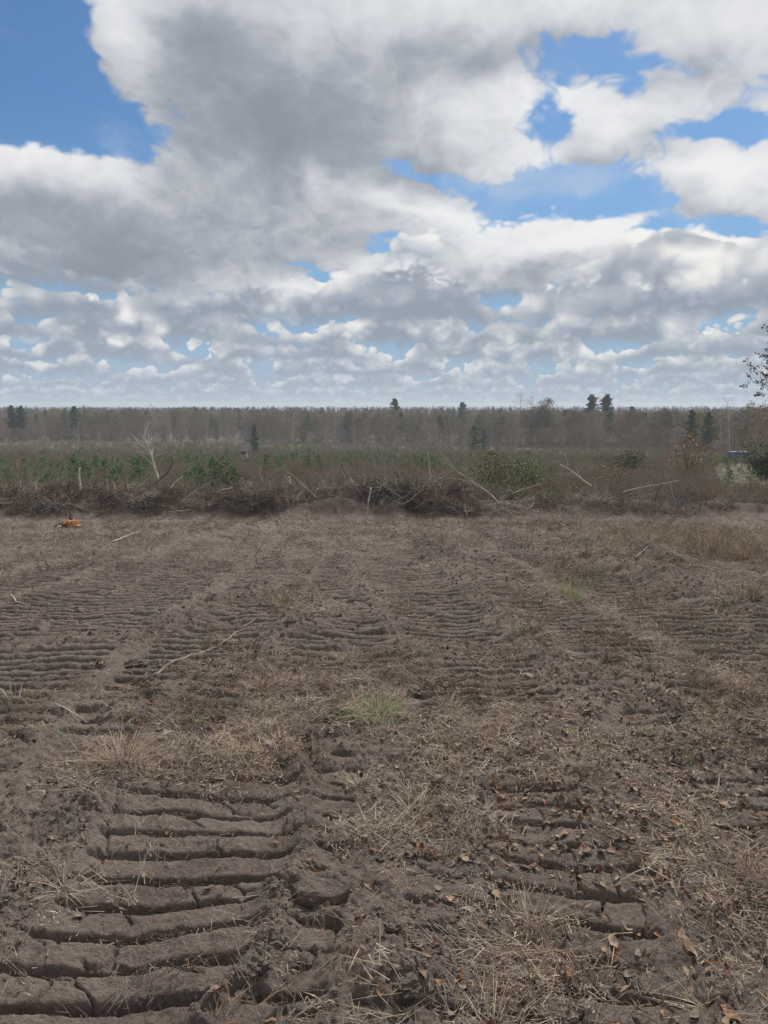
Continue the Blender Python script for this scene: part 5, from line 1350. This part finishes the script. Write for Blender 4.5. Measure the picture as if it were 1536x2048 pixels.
# raised hunting blind
def blind():
    d = 128; p = at(488, 918, d); z = hz1(p.x, p.y); c = at(488, 909, d).z
    root = bpy.data.objects.new('hunting_blind', None); COL.objects.link(root); root.location = (p.x, d, z); tag(root, 'grey box hunting blind raised on legs among the young pines', 'hunting blind')
    wm = simple('weathered_plywood', (.30, .28, .25), (.24, .22, .20), 2); dk = simple('dark_interior', (.02, .02, .02), (.03, .03, .03)); rf = simple('dark_roofing', (.08, .08, .08), (.11, .11, .10))
    hz = c-z; mb = MB(); mb.box((-.52, -.5, hz-.55), (.52, .5, hz+.5)); ob('cabin', mb.mesh('cabin', wm), root)
    mb = MB(); mb.box((-.64, -.62, hz+.503), (.64, .62, hz+.60)); ob('roof', mb.mesh('roof', rf), root)
    mb = MB(); mb.box((-.36, -.525, hz+.12), (.36, -.502, hz+.36)); ob('window', mb.mesh('window', dk), root)
    for sx in (-.45, .45):
        for sy in (-.42, .42):
            mb = MB(); mb.tube([(sx*1.15, sy*1.15, -.1), (sx, sy, hz-.553)], [.05, .05], 4); ob('leg', mb.mesh('leg', M['bark_brown']), root)
blind()
def trailer():
    d = 150; p = at(1478, 922, d); z = float(base(np.array([p.x]), np.array([d]))[0]); q = at(1478, 914, d).z
    root = bpy.data.objects.new('blue_trailer', None); COL.objects.link(root); root.location = (p.x, d, max(z, q-1.1)); root.rotation_euler = (0, 0, .12); tag(root, 'long low blue trailer half hidden by weeds at the wood edge', 'trailer')
    bl = simple('blue_paint', (.03, .055, .17), (.045, .07, .20), 1.5, .5, .4); wt = simple('white_panel', (.22, .24, .30), (.18, .20, .26)); tyre = simple('tyre_rubber', (.02, .02, .02), (.03, .03, .03)); st = simple('dark_steel', (.05, .05, .05), (.08, .08, .08))
    mb = MB(); mb.box((-2.1, -.9, .55), (2.1, .9, 1.65)); me = mb.mesh('body', bl); o = ob('body', me, root); bv = o.modifiers.new('b', 'BEVEL'); bv.width = .09; bv.segments = 2
    mb = MB(); mb.box((-1.95, -.8, 1.66), (1.95, .8, 1.76)); ob('roof', mb.mesh('roof', bl), root)
    for k in range(7):
        mb = MB(); xx = -1.5+k*.52; mb.box((xx, -.935, .62), (xx+.06, -.903, 1.58)); ob('rib', mb.mesh('rib', bl), root)
    mb = MB(); mb.box((-2.0, -.93, 1.05), (-1.65, -.903, 1.5)); ob('window', mb.mesh('window', wt), root)
    mb = MB(); mb.box((-2.1, -.85, .42), (2.1, .85, .547)); mb.tube([(-2.1, 0, .48), (-3.0, 0, .48)], [.05, .04], 5); ob('chassis', mb.mesh('chassis', st), root)
    for xx in (-.45, .45):
        for yy in (-.93, .93):
            mb = MB(); mb.tube([(xx, yy-.09, .33), (xx, yy+.09, .33)], [.33, .33], 16); w = ob('wheel', mb.mesh('wheel', tyre), root)
trailer()

# air between here and the far woods
def haze():
    mb = MB(); mb.box((-2600, -60, -18.5), (2600, 3300, 13.5))
    m = bpy.data.materials.new('haze'); m.use_nodes = True; t = NT(m.node_tree); t.n.remove(t.n['Principled BSDF'])
    v = t.add('ShaderNodeVolumePrincipled'); v.inputs['Color'].default_value = (.86, .92, 1.0, 1); v.inputs['Density'].default_value = .00027; v.inputs['Anisotropy'].default_value = .2
    t.l.new(v.outputs[0], t.n['Material Output'].inputs['Volume'])
    o = ob('haze', mb.mesh('haze', m)); o['kind'] = 'stuff'; o['label'] = 'thin pale air over the clearing and woods'
haze()
print('script', round(time.time()-T0, 1), 'objects', len(bpy.data.objects))
